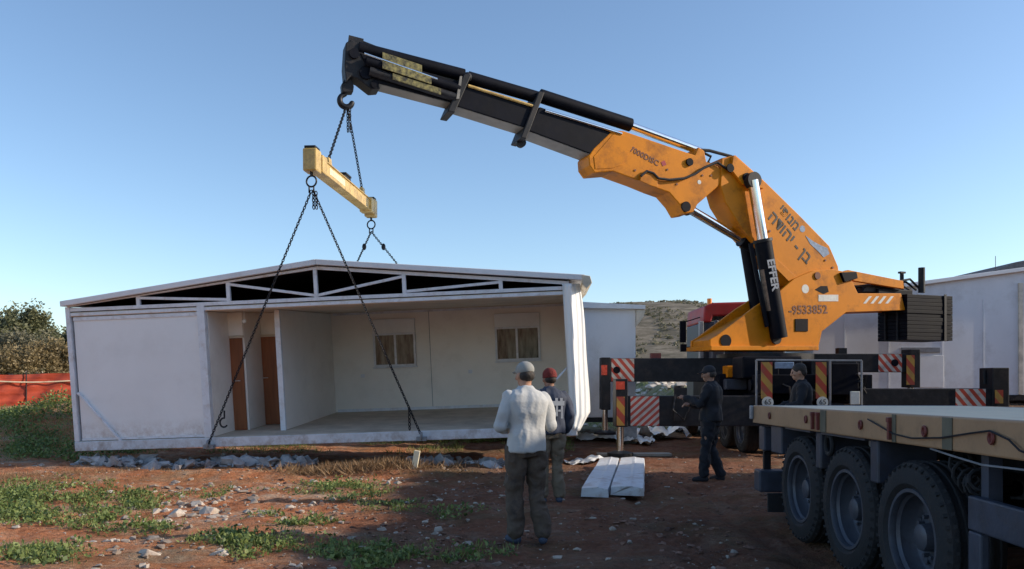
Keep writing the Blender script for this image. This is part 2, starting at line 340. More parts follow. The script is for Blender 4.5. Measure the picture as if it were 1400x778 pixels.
def ground_material():
    m = bpy.data.materials.new('red_earth'); m.use_nodes = True; n = m.node_tree.nodes; l = m.node_tree.links; b = n['Principled BSDF']
    b.inputs['Roughness'].default_value = .95; b.inputs['Specular IOR Level'].default_value = .2
    pos = n.new('ShaderNodeNewGeometry').outputs['Position']
    def nz(sc_, det=6, rough=.6, st=None):
        t = n.new('ShaderNodeTexNoise'); t.inputs['Scale'].default_value = sc_; t.inputs['Detail'].default_value = det; t.inputs['Roughness'].default_value = rough
        if st: mp = n.new('ShaderNodeMapping'); mp.inputs['Scale'].default_value = st; l.new(pos, mp.inputs[0]); l.new(mp.outputs[0], t.inputs[0])
        else: l.new(pos, t.inputs[0])
        return t.outputs['Fac']
    def ramp(f, stops):
        r = n.new('ShaderNodeValToRGB'); e = r.color_ramp.elements
        while len(e) < len(stops): e.new(.5)
        for i, (p, c) in enumerate(stops): e[i].position = p; e[i].color = (*c, 1) if len(c) == 3 else c
        l.new(f, r.inputs[0]); return r.outputs[0]
    def mix(f, a, c):
        x = n.new('ShaderNodeMix'); x.data_type = 'RGBA'
        if isinstance(f, float): x.inputs[0].default_value = f
        else: l.new(f, x.inputs[0])
        for s_, v_ in ((6, a), (7, c)):
            if isinstance(v_, tuple): x.inputs[s_].default_value = (*v_, 1)
            else: l.new(v_, x.inputs[s_])
        return x.outputs[2]
    earth = ramp(nz(1.6, 10, .72), [(.3, (.30, .10, .045)), (.48, (.74, .29, .135)), (.70, (.84, .56, .38))])
    fine = ramp(nz(14, 8, .75), [(.36, (.22, .2, .2)), (.56, (1, 1, 1))])
    mul = n.new('ShaderNodeMix'); mul.data_type = 'RGBA'; mul.blend_type = 'MULTIPLY'; mul.inputs[0].default_value = .55
    l.new(earth, mul.inputs[6]); l.new(fine, mul.inputs[7]); c = mul.outputs[2]
    # pale crushed limestone and grey gravel
    pale = ramp(nz(.75, 9, .75, (.6, 1.5, 1)), [(.52, (0, 0, 0)), (.66, (.75, .75, .75))])
    c = mix(pale, c, ramp(nz(9, 8, .8), [(.35, (.36, .22, .14)), (.6, (.76, .63, .49))]))
    vo = n.new('ShaderNodeTexVoronoi'); vo.inputs['Scale'].default_value = 11; l.new(pos, vo.inputs[0])
    spk = ramp(vo.outputs['Distance'], [(.12, (1, 1, 1)), (.2, (0, 0, 0))])
    gate = ramp(nz(2.3, 6, .7), [(.5, (0, 0, 0)), (.58, (1, 1, 1))])
    gm = n.new('ShaderNodeMix'); gm.data_type = 'RGBA'; gm.blend_type = 'MULTIPLY'; gm.inputs[0].default_value = 1; l.new(spk, gm.inputs[6]); l.new(gate, gm.inputs[7])
    c = mix(gm.outputs[2], c, (.55, .49, .43))
    # the churned yard on the right, its colour darkened to deepen the shade there
    sx = n.new('ShaderNodeSeparateXYZ'); l.new(pos, sx.inputs[0])
    def rng(sock, a, b_):
        r = n.new('ShaderNodeMapRange'); r.inputs[1].default_value = a; r.inputs[2].default_value = b_; l.new(sock, r.inputs[0]); r.interpolation_type = 'SMOOTHSTEP'; return r.outputs[0]
    yard = rng(sx.outputs[0], -2.7, -1.0)
    yard_shade = n.new('ShaderNodeMath'); yard_shade.operation = 'MULTIPLY'; l.new(yard, yard_shade.inputs[0]); yard_shade.inputs[1].default_value = .72
    c = mix(yard_shade.outputs[0], c, ramp(nz(3.3, 10, .75), [(.35, (.065, .038, .030)), (.55, (.16, .085, .062)), (.72, (.30, .23, .19))]))
    # green film
    gr = ramp(nz(.5, 8, .7), [(.47, (0, 0, 0)), (.62, (.38, .38, .38))])
    c = mix(gr, c, ramp(nz(8, 6, .7), [(.4, (.06, .075, .025)), (.65, (.20, .19, .09))]))
    # beyond the yard: scrub land
    far = rng(sx.outputs[1], 21, 30)
    c = mix(far, c, ramp(nz(.5, 10, .72), [(.34, (.10, .12, .045)), (.47, (.22, .21, .09)), (.58, (.40, .33, .22)), (.70, (.24, .12, .07))]))
    l.new(c, b.inputs['Base Color'])
    bp = n.new('ShaderNodeBump'); bp.inputs['Strength'].default_value = 1.0; bp.inputs['Distance'].default_value = .13
    ad = n.new('ShaderNodeMath'); ad.operation = 'ADD'; l.new(nz(16, 8, .75), ad.inputs[0]); l.new(nz(5, 6, .6), ad.inputs[1])
    l.new(ad.outputs[0], bp.inputs['Height']); l.new(bp.outputs[0], b.inputs['Normal'])
    return m
M['ground'] = ground_material()
g.build('ground', 'ground', kind='structure', smooth=False)
COL.objects['ground'].data.polygons.foreach_set('use_smooth', [True]*len(COL.objects['ground'].data.polygons))

def hill_material():
    m = bpy.data.materials.new('stony_hillside'); m.use_nodes = True; n = m.node_tree.nodes; l = m.node_tree.links; b = n['Principled BSDF']
    b.inputs['Roughness'].default_value = 1; b.inputs['Specular IOR Level'].default_value = .1
    pos = n.new('ShaderNodeNewGeometry').outputs['Position']
    mp = n.new('ShaderNodeMapping'); mp.inputs['Scale'].default_value = (1, 1, 4); l.new(pos, mp.inputs[0])
    t = n.new('ShaderNodeTexNoise'); t.inputs['Scale'].default_value = .22; t.inputs['Detail'].default_value = 12; t.inputs['Roughness'].default_value = .78; l.new(mp.outputs[0], t.inputs[0])
    r = n.new('ShaderNodeValToRGB'); e = r.color_ramp.elements; e.new(.5)
    for i, (p, c) in enumerate([(.36, (.085, .078, .055)), (.5, (.17, .145, .11)), (.66, (.29, .25, .195))]): e[i].position = p; e[i].color = (*c, 1)
    l.new(t.outputs['Fac'], r.inputs[0]); l.new(r.outputs[0], b.inputs['Base Color']); return m
M['hill'] = hill_material()
def hz(x, y):
    z = 0
    for cx, cy, h_, sx_, sy_ in ((38, 235, 21.0, 50, 50), (-150, 420, 14, 120, 80), (160, 380, 26, 90, 90), (0, 480, 14, 200, 60)):
        z += h_*math.exp(-((x-cx)**2/(2*sx_*sx_)+(y-cy)**2/(2*sy_*sy_)))
    return z+.7*noise.noise(V((x*.06, y*.06, 1)))+.3*noise.noise(V((x*.25, y*.25, 1)))-1.0
g = MB(); hx = [-420+i*6 for i in range(65)]+[-30+i*2 for i in range(80)]+[130+i*8 for i in range(50)]; hy = [110+i*3 for i in range(60)]+[290+i*10 for i in range(45)]
nx = len(hx); g.add([(x, y, max(hz(x, y), -2)+gh(x, y)*.3) for y in hy for x in hx], [(j*nx+i, j*nx+i+1, (j+1)*nx+i+1, (j+1)*nx+i) for j in range(len(hy)-1) for i in range(nx-1)])
g.build('hill', 'hill', kind='structure'); COL.objects['hill'].data.polygons.foreach_set('use_smooth', [True]*len(COL.objects['hill'].data.polygons))

# ------------------------------------------------------------------ low growth, pebbles, scrub
def leafquad(b, p, size, d, up, wd=.55):
    s_ = d.cross(up)
    if s_.length < 1e-3: return
    s_ = s_.normalized()*size*wd/2
    k = len(b.v); b.v += [p, p+d*size*.5+s_, p+d*size, p+d*size*.5-s_]; b.f.append((k, k+1, k+2, k+3))
def rdir(zmin=-.2):
    while True:
        v_ = V((random.uniform(-1, 1), random.uniform(-1, 1), random.uniform(zmin, 1)))
        if .1 < v_.length < 1: return v_.normalized()
def grassblade(b, x, y, h_, lean=.4):
    z = gh(x, y)-.01; d = V((random.gauss(0, lean), random.gauss(0, lean), 1)).normalized(); leafquad(b, V((x, y, z)), h_, d, V((random.uniform(-1, 1), random.uniform(-1, 1), 0)), .055 if b is dg_ else .09)
wb = MB(); dg_ = MB()
patches = [(60, 690, 150, 30, 1.0), (10, 690, 60, 30, 1), (185, 684, 45, 12, .9), (470, 672, 62, 15, 1.2), (150, 718, 70, 12, .6), (400, 714, 60, 10, .8),
           (60, 758, 65, 14, .9), (350, 748, 90, 14, 1.0), (500, 762, 80, 18, .9), (320, 738, 60, 10, .5), (230, 726, 40, 8, .5), (620, 700, 60, 12, .25), (520, 690, 60, 10, .5),
           (300, 676, 90, 8, .35), (640, 760, 60, 14, .2)]
wd = MB()
for (px, py, rx, ry, dens) in patches:
    nclump = int(rx*ry*.16*dens)
    for _ in range(nclump):
        while True:
            a, b_ = random.gauss(0, .5), random.gauss(0, .5)
            if a*a+b_*b_ < 1.3: break
        q = floor_at(px+a*rx, max(py+b_*ry, 600)); x, y = q.x, q.y
        if noise.noise(V((x*2.2, y*2.2, 9))) < -.12: continue
        hgt = random.uniform(.02, .10)*(1.2 if dens >= 1 else .8); z0 = gh(x, y)
        if random.random() < .6:
            for _k in range(5): grassblade(wb, x+random.gauss(0, .05), y+random.gauss(0, .05), random.uniform(.04, .14), .5)
        sf = random.uniform(.7, 1.5)
        for _ in range(random.randint(8, 16)):
            p = V((x+random.gauss(0, .06), y+random.gauss(0, .06), 0)); p.z = gh(p.x, p.y)+random.uniform(0, hgt)
            leafquad(wd, p, sf*random.uniform(.018, .05), rdir(-.1), rdir(.2), random.uniform(.4, .85))
for _ in range(2600):
    x, y = random.uniform(-17, -8.7), random.uniform(16.0, 23.2)
    if noise.noise(V((x*.9, y*.9, 12))) < -.1: continue
    hgt = random.uniform(.06, .20)+.22*math.exp(-((x+11.2)/1.6)**2-((y-20)/2)**2)
    for k in range(13):
        p = V((x+random.gauss(0, .1), y+random.gauss(0, .1), 0)); p.z = gh(p.x, p.y)+random.uniform(0, hgt)
        leafquad(wd, p, random.uniform(.04, .09), rdir(-.1), rdir(.2), .6)
wd.build('weeds', 'weed', kind='stuff')
tag(COL.objects['weeds'], 'low green weeds growing in patches over the red earth', 'weeds')
tag(wb.build('weed_stalks', 'grass', kind='stuff'), 'thin grass blades among the low weeds', 'grass')
gr = MB()
for _ in range(70000):      # bank left of the building, ground behind it and the strip under it
    if random.random() < .75: x, y = random.uniform(-21, -8.6), random.uniform(16.2, 26)
    else: x, y = random.uniform(-8.6, 1.5), random.uniform(18.5, 23)
    if noise.noise(V((x*.7, y*.7, 4))) < -.15: continue
    h_ = random.uniform(.04, .17); grassblade(gr, x, y, h_, .8)
for _ in range(6000):
    x, y = random.uniform(1, 9), random.uniform(24, 60)
    if noise.noise(V((x*.4, y*.4, 6))) > .05: grassblade(gr, x, y, random.uniform(.1, .35), .6)
tag(gr.build('grass', 'grass', kind='stuff'), 'rough green grass on the bank and behind the building', 'grass')
for (cx, cy, sx_, sy_, n_, hh) in ((-2.65, 13.6, .55, .22, 5200, .27), (-8.0, 13.3, 1.2, .5, 4500, .12), (-1.5, 14.4, .8, .2, 500, .2), (-7, 12.6, 1.6, .4, 500, .1)):
    for _ in range(n_):
        grassblade(dg_, random.gauss(cx, sx_), random.gauss(cy, sy_), random.uniform(.3, 1)*hh, .9)
tag(dg_.build('dry_grass', 'dry', kind='stuff'), 'tufts of dry brown grass in front of the raised building', 'grass')

def rock(b, c, r, seed, n=14, m=0):
    "angular broken stone: the hull of scattered points"
    rg = random.Random(int(seed*977)+3); bm = bmesh.new()
    for i in range(n):
        while True:
            d = V((rg.uniform(-1, 1), rg.uniform(-1, 1), rg.uniform(-1, 1)))
            if .2 < d.length < 1: break
        d = d.normalized()*rg.uniform(.75, 1.1); bm.verts.new((d.x*r[0], d.y*r[1], d.z*r[2]))
    h_ = bmesh.ops.convex_hull(bm, input=bm.verts)
    bm.verts.index_update(); used = {}; vs_ = []; fs = []
    for f in bm.faces:
        ids = []
        for v_ in f.verts:
            if v_.index not in used: used[v_.index] = len(vs_); vs_.append(V(c)+v_.co)
            ids.append(used[v_.index])
        fs.append(tuple(ids))
    b.add(vs_, fs); bm.free()
pb = MB()
for i in range(3600):
    u = random.random()
    y = 4.8+(random.random()**1.5)*13; x = random.uniform(-.72, .62)*y*1.0
    if x > 2.2 and y < 11: continue
    big = noise.noise(V((x*.6, y*1.1, 1))) > .1 and x < 0
    if random.random() < .35 and not big: continue
    r = (.007+.034*random.random()**5)*(1.4 if big else 1)
    rock(pb, (x, y, gh(x, y)+r*.2), (r*random.uniform(.8, 1.7), r*random.uniform(.8, 1.4), r*.7), i)
for (px, py, sx_, sy_, n_, rm) in ((270, 692, 60, 14, 170, .06), (350, 668, 90, 8, 90, .035), (120, 650, 90, 6, 60, .03), (210, 750, 60, 8, 60, .04), (430, 700, 60, 8, 60, .03), (600, 680, 70, 12, 90, .025), (520, 655, 50, 6, 60, .03)):
    for i in range(n_):
        q = floor_at(px+random.gauss(0, sx_), max(605, py+random.gauss(0, sy_))); rr = rm*(.25+random.random()**2)
        rock(pb, (q.x, q.y, gh(q.x, q.y)+rr*.2), (rr*random.uniform(.8, 1.5), rr, rr*.6), i+px)
tag(pb.build('pebbles', 'pebble', kind='stuff'), 'pale pebbles and chips strewn over the bare earth', 'pebbles')
cl_ = MB()
for i in range(3400):
    y = 5.2+(random.random()**1.3)*9.5; x = random.uniform(-.30, .40)*y
    if x > 2.3 and y < 9.6: continue
    if noise.noise(V((x*.8, y*.8, 21))) < -.1: continue
    rr = .010+.038*random.random()**3; rock(cl_, (x, y, gh(x, y)+rr*.15), (rr*random.uniform(.9, 1.6), rr, rr*.6), i+9000, n=9)
tag(cl_.build('clods', mat('earth_clods', (.13, .06, .042), .95, var=.4, scale=1.5, c2=(.30, .17, .12), bump=.6), kind='stuff'), 'clods of brown earth over the churned yard', 'clods')
fs_ = MB()
for i in range(900):
    x, y = random.uniform(2, 16), random.uniform(26, 90)
    r = random.uniform(.08, .32)*(1+ (y-26)/60); rock(fs_, (x, y, gh(x, y)), (r*1.4, r, r*.6), i)
for i in range(250):
    x, y = random.uniform(-26, -10), random.uniform(27, 45)
    r = random.uniform(.1, .35); rock(fs_, (x, y, gh(x, y)), (r*1.4, r, r*.6), i)
tag(fs_.build('field_stones', 'stone', kind='stuff'), 'pale stones scattered over the field below the hill', 'stones')
sb = MB()
for i in range(6000):
    x, y = random.uniform(0, 95), random.uniform(150, 300); z = max(hz(x, y), -2)+gh(x, y)*.3
    if noise.noise(V((x*.07, y*.03, 8))) < -.05: continue
    r = random.uniform(.15, .55); c = V((x, y, z+r*.2))
    for _ in range(14): leafquad(sb, c+rdir()*r*.7, r*.9, rdir(), rdir(), .8)
tag(sb.build('hillside_scrub', 'scrub', kind='stuff'), 'dark low scrub dotted over the stony hill', 'scrub')
rb = MB()
for i in range(520):
    x = random.uniform(-8.2, -3.7) if i < 380 else random.uniform(-1.9, .6)
    y = random.gauss(14.85 if i < 380 else 15.1, .2)+(-.03*(x+4)); r = .025+.12*random.random()**2
    rock(rb, (x, y, gh(x, y)+r*random.uniform(.2, .9)), (r*random.uniform(.9, 1.7), r, r*random.uniform(.5, 1.2)), i+50, n=8)
for x, y, l_ in ((-6.6, 14.6, .5), (-4.9, 14.85, .6), (-4.2, 14.9, .45)):
    rock(rb, (x, y, gh(x, y)+.04), (l_/2.2, .22, .17), abs(x), n=24)
tag(rb.build('rubble', 'conc', kind='stuff'), 'grey broken concrete rubble along the front of the raised building', 'rubble')
for i, (px, py, r, lab) in enumerate([
        (290, 700, .15, 'largest pale rock of the cluster in the red earth left of centre'),
        (272, 688, .10, 'small flat pale stone just behind the biggest rock of the cluster'),
        (240, 704, .12, 'long low pale stone left of the biggest rock of the cluster'),
        (303, 759, .10, 'rounded grey stone in the foreground weeds'),
        (205, 757, .12, 'flat grey slab of rock half sunk near the bottom edge left of the rounded stone'),
        (452, 748, .07, 'small pale stone at the edge of the foreground shadow'),
        (430, 660, .08, 'whitish stone on the bare soil behind the bushy weed clump')]):
    q = floor_at(px, py); b = MB(); rock(b, (q.x, q.y, gh(q.x, q.y)+r*.1), (r*1.1, r*.8, r*.6), i*2.3+1, n=16)
    tag(b.build('rock', 'stone', bevel=r*.05, loc=q), lab, 'rock', 'pale rocks lying in the foreground')

# ------------------------------------------------------------------ building being lifted
def pose(x, y, z, yaw, pitch, roll):
    return Matrix.Translation((x, y, z)) @ Matrix.Rotation(yaw, 4, 'Z') @ Matrix.Rotation(pitch, 4, 'X') @ Matrix.Rotation(roll, 4, 'Y')
B = pose(-8.237, 15.043, .2836, -.0695, .0614, -.0365)
W_, D_, H_ = 9.444, 4.185, 2.686
bld = empty('prefab_building', 'white gable roofed half house with open front hanging from the crane chains', 'building', B)
def U(px, py, v_=0.): p = hit(B, px, py, 1, v_); return p.x, p.z
fl = MB(B).box((.02, .0, .06), (W_-.02, D_, .16)); fl.build('floor', 'floor', bld)
bb = MB(B).box((0, -.03, -.02), (W_, .09, .155)).box((0, D_-.1, -.02), (W_, D_, .055)).box((0, .1, -.02), (.1, D_-.11, .055)).box((W_-.1, .1, -.02), (W_, D_-.11, .055))
for i in range(1, 8): bb.box((W_*i/8-.04, .1, -.015), (W_*i/8+.04, D_-.11, .055))
bb.build('base_beam', 'beam_mud', bld, bevel=.01)
b = MB(B).box((0, D_-.07, .165), (W_, D_-.01, H_)); b.build('back_wall', 'inner', bld)
b = MB(B).box((.0, .11, .165), (.06, D_-.075, H_)); b.build('side_wall', 'white', bld)
b = MB(B).box((W_-.06, .11, .165), (W_, D_-.075, H_)); b.build('side_wall', 'white', bld)
b = MB(B).box((.065, .02, H_-.18), (W_-.065, D_-.075, H_-.10)); b.build('ceiling', 'ceil', bld)
u0, _ = U(104, 500); u1, _ = U(274, 500); u2, _ = U(285, 500)
b = MB(B).box((u0+.0, .03, .17), (u1, .09, H_-.19)); b.build('front_panel', 'facade', bld)
b = MB(B)
b.box((u0+.0, .012, .17), (u1, .028, .21)).build('panel_trim', 'frame', bld)
MB(B).box((u0, .012, H_-.26), (u1, .028, H_-.20)).build('panel_trim', 'frame', bld)
def post(u_a, u_b, z0=.16, z1=H_-.02, v0=-.02, v1=.10): return MB(B).box((u_a, v0, z0), (u_b, v1, z1)).build('post', 'frame', bld, bevel=.006)
post(0, .085, .16, H_-.0); post(u1, u2-.01); post(W_-.12, W_-.005)
br = MB(B); a = U(107, 537); c = U(166, 603); br.bar((a[0], -.005, a[1]), (c[0], -.005, c[1]), .03, .06, up=(0, 1, 0)); br.build('brace', 'frame', bld)
br = MB(B); a = U(776, 502); c = U(752, 528); br.bar((a[0], .05, a[1]), (c[0], .05, c[1]), .03, .06, up=(0, 1, 0)); br.build('brace', 'frame', bld)
# truss and roof
ap = U(430, 362); gl = U(85, 417); grr = U(786, 381); rl = U(80, 414, -.15); rr = U(800, 379, -.15); rp = U(430, 357, -.15)
WR = rr[0]
tr = MB(B)
tr.box((.09, -.015, H_-.085), (W_-.13, .06, H_-.02))
tr.box((.09, -.01, H_-.17), (W_-.13, .05, H_-.115))
zt = lambda u_: (H_+.03+(ap[1]-.05-H_-.03)*(1-abs(u_-ap[0])/(ap[0] if u_ < ap[0] else W_-ap[0])))
tr.bar((.04, .02, zt(0.04)), (ap[0], .02, zt(ap[0])), .07, .07).bar((ap[0], .02, zt(ap[0])), (W_-.05, .02, zt(W_-.05)), .07, .07)
nodes = [U(x, 400)[0] for x in (188, 312, 432, 553, 685)]
for u_ in nodes: tr.box((u_-.035, -.01, H_-.02), (u_+.035, .05, zt(u_)-.02))
for a_, b_ in ((nodes[0], nodes[1]), (nodes[1], nodes[2])): tr.bar((a_, .02, zt(a_)-.06), (b_, .02, H_+.01), .05, .05)
for a_, b_ in ((nodes[4], nodes[3]), (nodes[3], nodes[2])): tr.bar((a_, .02, zt(a_)-.06), (b_, .02, H_+.01), .05, .05)
tr.build('truss', 'frame', bld, bevel=.004)
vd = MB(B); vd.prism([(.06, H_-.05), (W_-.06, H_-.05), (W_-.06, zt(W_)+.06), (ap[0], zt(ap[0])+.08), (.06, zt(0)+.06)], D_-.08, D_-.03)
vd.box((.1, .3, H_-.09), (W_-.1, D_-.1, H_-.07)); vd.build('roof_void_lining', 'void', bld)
rf = MB(B); t_ = .10
def slope(ua, za, ub, zb, name, m, v0=-.12, v1=D_+.2, t=t_):
    b = MB(B); b.add([(ua, v0, za-t), (ub, v0, zb-t), (ub, v1, zb-t), (ua, v1, za-t), (ua, v0, za), (ub, v0, zb), (ub, v1, zb), (ua, v1, za)],
                     [(0, 3, 2, 1), (4, 5, 6, 7), (0, 1, 5, 4), (1, 2, 6, 5), (2, 3, 7, 6), (3, 0, 4, 7)])
    return b.build(name, m, bld, bevel=.01)
slope(rl[0], rl[1]+.03, rp[0], rp[1]+.04, 'roof_slope', 'white2'); slope(rp[0]+.004, rp[1]+.04, rr[0], rr[1]+.05, 'roof_slope', 'white2')
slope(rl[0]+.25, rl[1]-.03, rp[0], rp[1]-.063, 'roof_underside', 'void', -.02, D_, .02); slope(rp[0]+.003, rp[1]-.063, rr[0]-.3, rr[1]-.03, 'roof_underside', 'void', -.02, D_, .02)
b = MB(B)
for s_ in (-1,):
    pass
b.prism([(rr[0]-.06, rr[1]+.05), (rr[0]+.09, rr[1]+.02), (rr[0]+.12, rr[1]-.10), (rr[0]+.02, rr[1]-.20), (rr[0]-.05, rr[1]-.12)], -.14, D_+.18)
b.build('gutter', mat('cream_gutter', (.66, .60, .48), .5, dirt=(.4, .3, .2)), bld, bevel=.01)
# partitions, doors
def vwall(px, v0, v1, z1=H_-.19, th=.07):
    u_, _ = U(px, 500, v0); b = MB(B).box((u_-th/2, v0, .165), (u_+th/2, v1, z1)); b.build('partition', 'inner', bld); return u_
uA = vwall(286, .11, 1.95)
uB = vwall(384, .75, D_-.08)
b = MB(B).box((uA+.04, 1.90, .165), (uB-.04, 1.96, H_-.19)); b.build('partition', 'inner', bld)
# a stub wall in the hallway
us, _ = U(333, 500, 1.0); b = MB(B).box((us-.02, 1.02, .165), (us+.04, 1.89, H_-.19)); b.build('partition', 'inner', bld)
b = MB(B).box((uB-.05, .68, .165), (uB+.05, .745, H_-.19)); b.build('corner_post', 'frame', bld)
a = U(313, 583, 1.0); c = U(333, 462, 1.0)
dr = MB(B).box((a[0], .985, .17), (c[0]-.03, 1.015, c[1])); dr = dr.build('door', 'door', bld, bevel=.004)
MB(B).tube((c[0]-.1, .98, 1.15), (c[0]-.1, .93, 1.15), .012).tube((c[0]-.1, .93, 1.15), (c[0]-.2, .93, 1.15), .010).build('handle', 'chrome', dr)
MB(B).box((a[0]-.05, .97, .17), (a[0]-.003, 1.02, c[1]+.05)).box((a[0]-.003, .97, c[1]+.003), (c[0], 1.02, c[1]+.05)).build('door_frame', 'doorframe', bld)
MB(B).box((a[0]-.05, .975, c[1]+.055), (c[0]+.0, 1.018, H_-.19)).build('partition', 'inner', bld)
a = U(360, 580, 1.85); c = U(379, 460, 1.85)
dr = MB(B).box((a[0], 1.86, .17), (uB-.05, 1.895, c[1])); dr = dr.build('door', 'door', bld, bevel=.004)
MB(B).tube((a[0]+.08, 1.86, 1.15), (a[0]+.08, 1.81, 1.15), .012).tube((a[0]+.08, 1.81, 1.15), (a[0]+.18, 1.81, 1.15), .010).build('handle', 'chrome', dr)
MB(B).box((a[0]-.06, 1.85, .17), (a[0]-.003, 1.898, c[1]+.05)).box((a[0]-.003, 1.85, c[1]+.003), (uB-.04, 1.898, c[1]+.05)).build('door_frame', 'doorframe', bld)
# ceiling bulb hanging in the hallway
bu = U(334, 437, .6); MB(B).tube((bu[0], .6, H_-.18), (bu[0], .6, bu[1]), .006).ball((bu[0], .6, bu[1]-.03), .04).build('bulb', 'plastic', bld, smooth=True)
# seams and sockets on the back wall
VB = D_-.072
for uu_ in (uB+2.35,):
    MB(B).box((uu_-.006, VB-.004, .17), (uu_+.006, VB-.001, H_-.2)).build('panel_joint', 'greypanel', bld)
for uu_ in ():
    MB(B).box((uu_-.003, .026, .22), (uu_+.003, .0295, H_-.27)).build('panel_joint', 'frame', bld)
MB(B).box((uB+.08, VB-.014, .165), (W_-.1, VB-.002, .23)).build('skirting', 'frame', bld)
sm = MB(B)
for px in (0,):
    pass
for px, py in ((496, 514), (643, 508)):
    p = U(px, py, VB); sm.box((p[0]-.045, VB-.012, p[1]-.04), (p[0]+.045, VB-.001, p[1]+.04))
sm.build('socket', 'frame', bld)
def window(x0, y0, x1, y1, ys_, split, panes):
    a = U(x0, y1, VB); c = U(x1, y0, VB); top = U(x0, ys_, VB)[1]
    f = MB(B); e = .05; v0, v1 = VB-.05, VB-.001
    ua, za, ub, zb = a[0], a[1], c[0], c[1]
    f.box((ua-e, v0, za-e), (ub+e, v1, za)).box((ua-e, v0, zb), (ub+e, v1, zb+e)).box((ua-e, v0, za+.001), (ua, v1, zb-.001)).box((ub, v0, za+.001), (ub+e, v1, zb-.001))
    um = ua+(ub-ua)*split; f.box((um-.025, v0+.004, za+.001), (um+.025, v1, zb-.001))
    wn = f.build('window', 'frame', bld, bevel=.004)
    MB(B).box((ua, v0+.02, za), (um-.026, v1-.002, zb)).build('pane', 'glass', wn); MB(B).box((um+.026, v0+.024, za), (ub, v1-.002, zb)).build('pane', 'glass', wn)
    MB(B).box((ua-e, v0-.015, zb+e+.003), (ub+e, v1, top)).build('shutter_box', 'white', wn, bevel=.008)
    MB(B).box((ua-e-.02, v0-.03, za-e-.03), (ub+e+.02, v1, za-e-.002)).build('sill', 'frame', wn)
window(515, 457, 565, 499, 437, .52, 2); window(681, 448, 735, 491, 429, .48, 2)
b = MB(B); uu, _ = U(455, 500, VB); b.box((uB+.08, VB-.012, H_-.24), (W_-.1, VB-.002, H_-.19)); b.build('ceiling_trim', 'frame', bld)
# hanging plastic wrap on the right corner
sh = MB(B); NU, NW = 22, 40; vs_ = []
zl = U(790, 386)[1]-.02
for j in range(NW+1):
    t = j/NW; z = zl-(zl-.10)*t
    wid = .31+.06*math.sin(min(1, t*1.05)*PI*.8)+.012*math.sin(t*9)
    if t > .9: wid *= 1-(t-.9)*4.2
    for i in range(NU+1):
        q = i/NU; uu = W_-.17+wid*q+.06*t
        vv = -.08-.12*math.sin(q*PI)*(.4+t)+.035*math.sin(q*11+2*t)*(1-.3*t)+.018*math.sin(q*23+t*5)+.5*q*q*.5
        vs_.append((uu, vv, z+.03*math.sin(q*7)*t))
sh.add(vs_, [(j*(NU+1)+i, j*(NU+1)+i+1, (j+1)*(NU+1)+i+1, (j+1)*(NU+1)+i) for j in range(NW) for i in range(NU)])
o = sh.build('plastic_sheet', 'plastic', bld, smooth=True); sd = o.modifiers.new('thickness', 'SOLIDIFY'); sd.thickness = .006

# ------------------------------------------------------------------ the two cabins behind
Bc = T(0, 0)
c2 = empty('cabin', 'plain white cabin on blocks standing behind the right end of the hanging building', 'cabin', T(.5, 21, .7))
X1 = at(869, 500, 20.2).x; zr = at(869, 417, 20.2).z; zb_ = .66
MB().box((-3.2, 20.2, zb_), (X1, 26.2, zr-.06)).build('wall', 'white2', c2, bevel=.01)
MB().prism([(-3.5, zr+.02), (-.2, zr+.17), (X1+.22, zr-.02), (X1+.22, zr-.12), (-.2, zr-.055), (-3.5, zr-.1)], 20.02, 26.4).build('roof', 'white2', c2, bevel=.01)
MB().prism([(X1+.003, zr-.13), (X1+.23, zr-.12), (X1+.18, zr-.30), (X1+.003, zr-.55)], 20.06, 26.3).build('gutter', mat('cream_soffit', (.62, .55, .44), .6), c2)
MB().box((-3.2, 20.15, zb_-.12), (X1, 20.3, zb_-.002)).build('base_beam', 'darksteel', c2)
for x in (-2.8, .2, X1-.3):
    MB().box((x, 20.3, gh(x, 20.5)-.1), (x+.35, 20.7, zb_-.002)).build('block', 'conc', c2)

c3 = empty('cabin', 'large pale grey prefab cabin with a gable roof behind the crane counterweight at the right', 'cabin', T(12, 24, 1))
Y3 = 23.0; xl = at(1112, 450, Y3).x; zE = at(1120, 404, Y3).z; z14 = at(1400, 369, Y3).z; x14 = at(1400, 400, Y3).x; sl_ = (z14-zE)/(x14-at(1120, 404, Y3).x)
xm = x14+1.2; xr = xm+(xm-xl); zA = zE+sl_*(xm-xl)
MB().prism([(xl, 1.18), (xr, 1.18), (xr, zE-.02), (xm, zA-.02), (xl, zE-.02)], Y3, Y3+7).build('wall', 'white2', c3)
rfp = [(xl-.3, zE-.05), (xm, zA+.06), (xr+.3, zE-.05), (xr+.3, zE-.16), (xm, zA-.05), (xl-.3, zE-.16)]
MB().prism(rfp, Y3-.15, Y3+7.2).build('roof', 'white', c3, bevel=.01)
for px in (1155, 1215, 1288, 1345):
    x = at(px, 450, Y3).x; MB().box((x-.02, Y3-.012, 1.2), (x+.02, Y3-.001, zE-.1)).build('seam_strip', 'white2', c3)
x = at(1392, 450, Y3).x; MB().box((x, Y3-.05, 1.2), (x+.12, Y3-.002, zA-.55)).build('corner_post', mat('cream_post', (.62, .56, .46), .6), c3)
p = at(1232, 482, Y3); q = at(1285, 475, Y3); MB().box((p.x, Y3-.03, p.z), (q.x, Y3-.002, q.z)).build('vent', 'greypanel', c3, bevel=.006)
p = at(1256, 530, Y3); q = at(1290, 486, Y3); MB().box((p.x, Y3-.018, p.z), (q.x, Y3-.002, q.z)).build('hatch', 'white', c3, bevel=.01)
MB().box((xl, Y3-.03, 1.02), (xr, Y3+.2, 1.175)).build('base_beam', 'darksteel', c3)
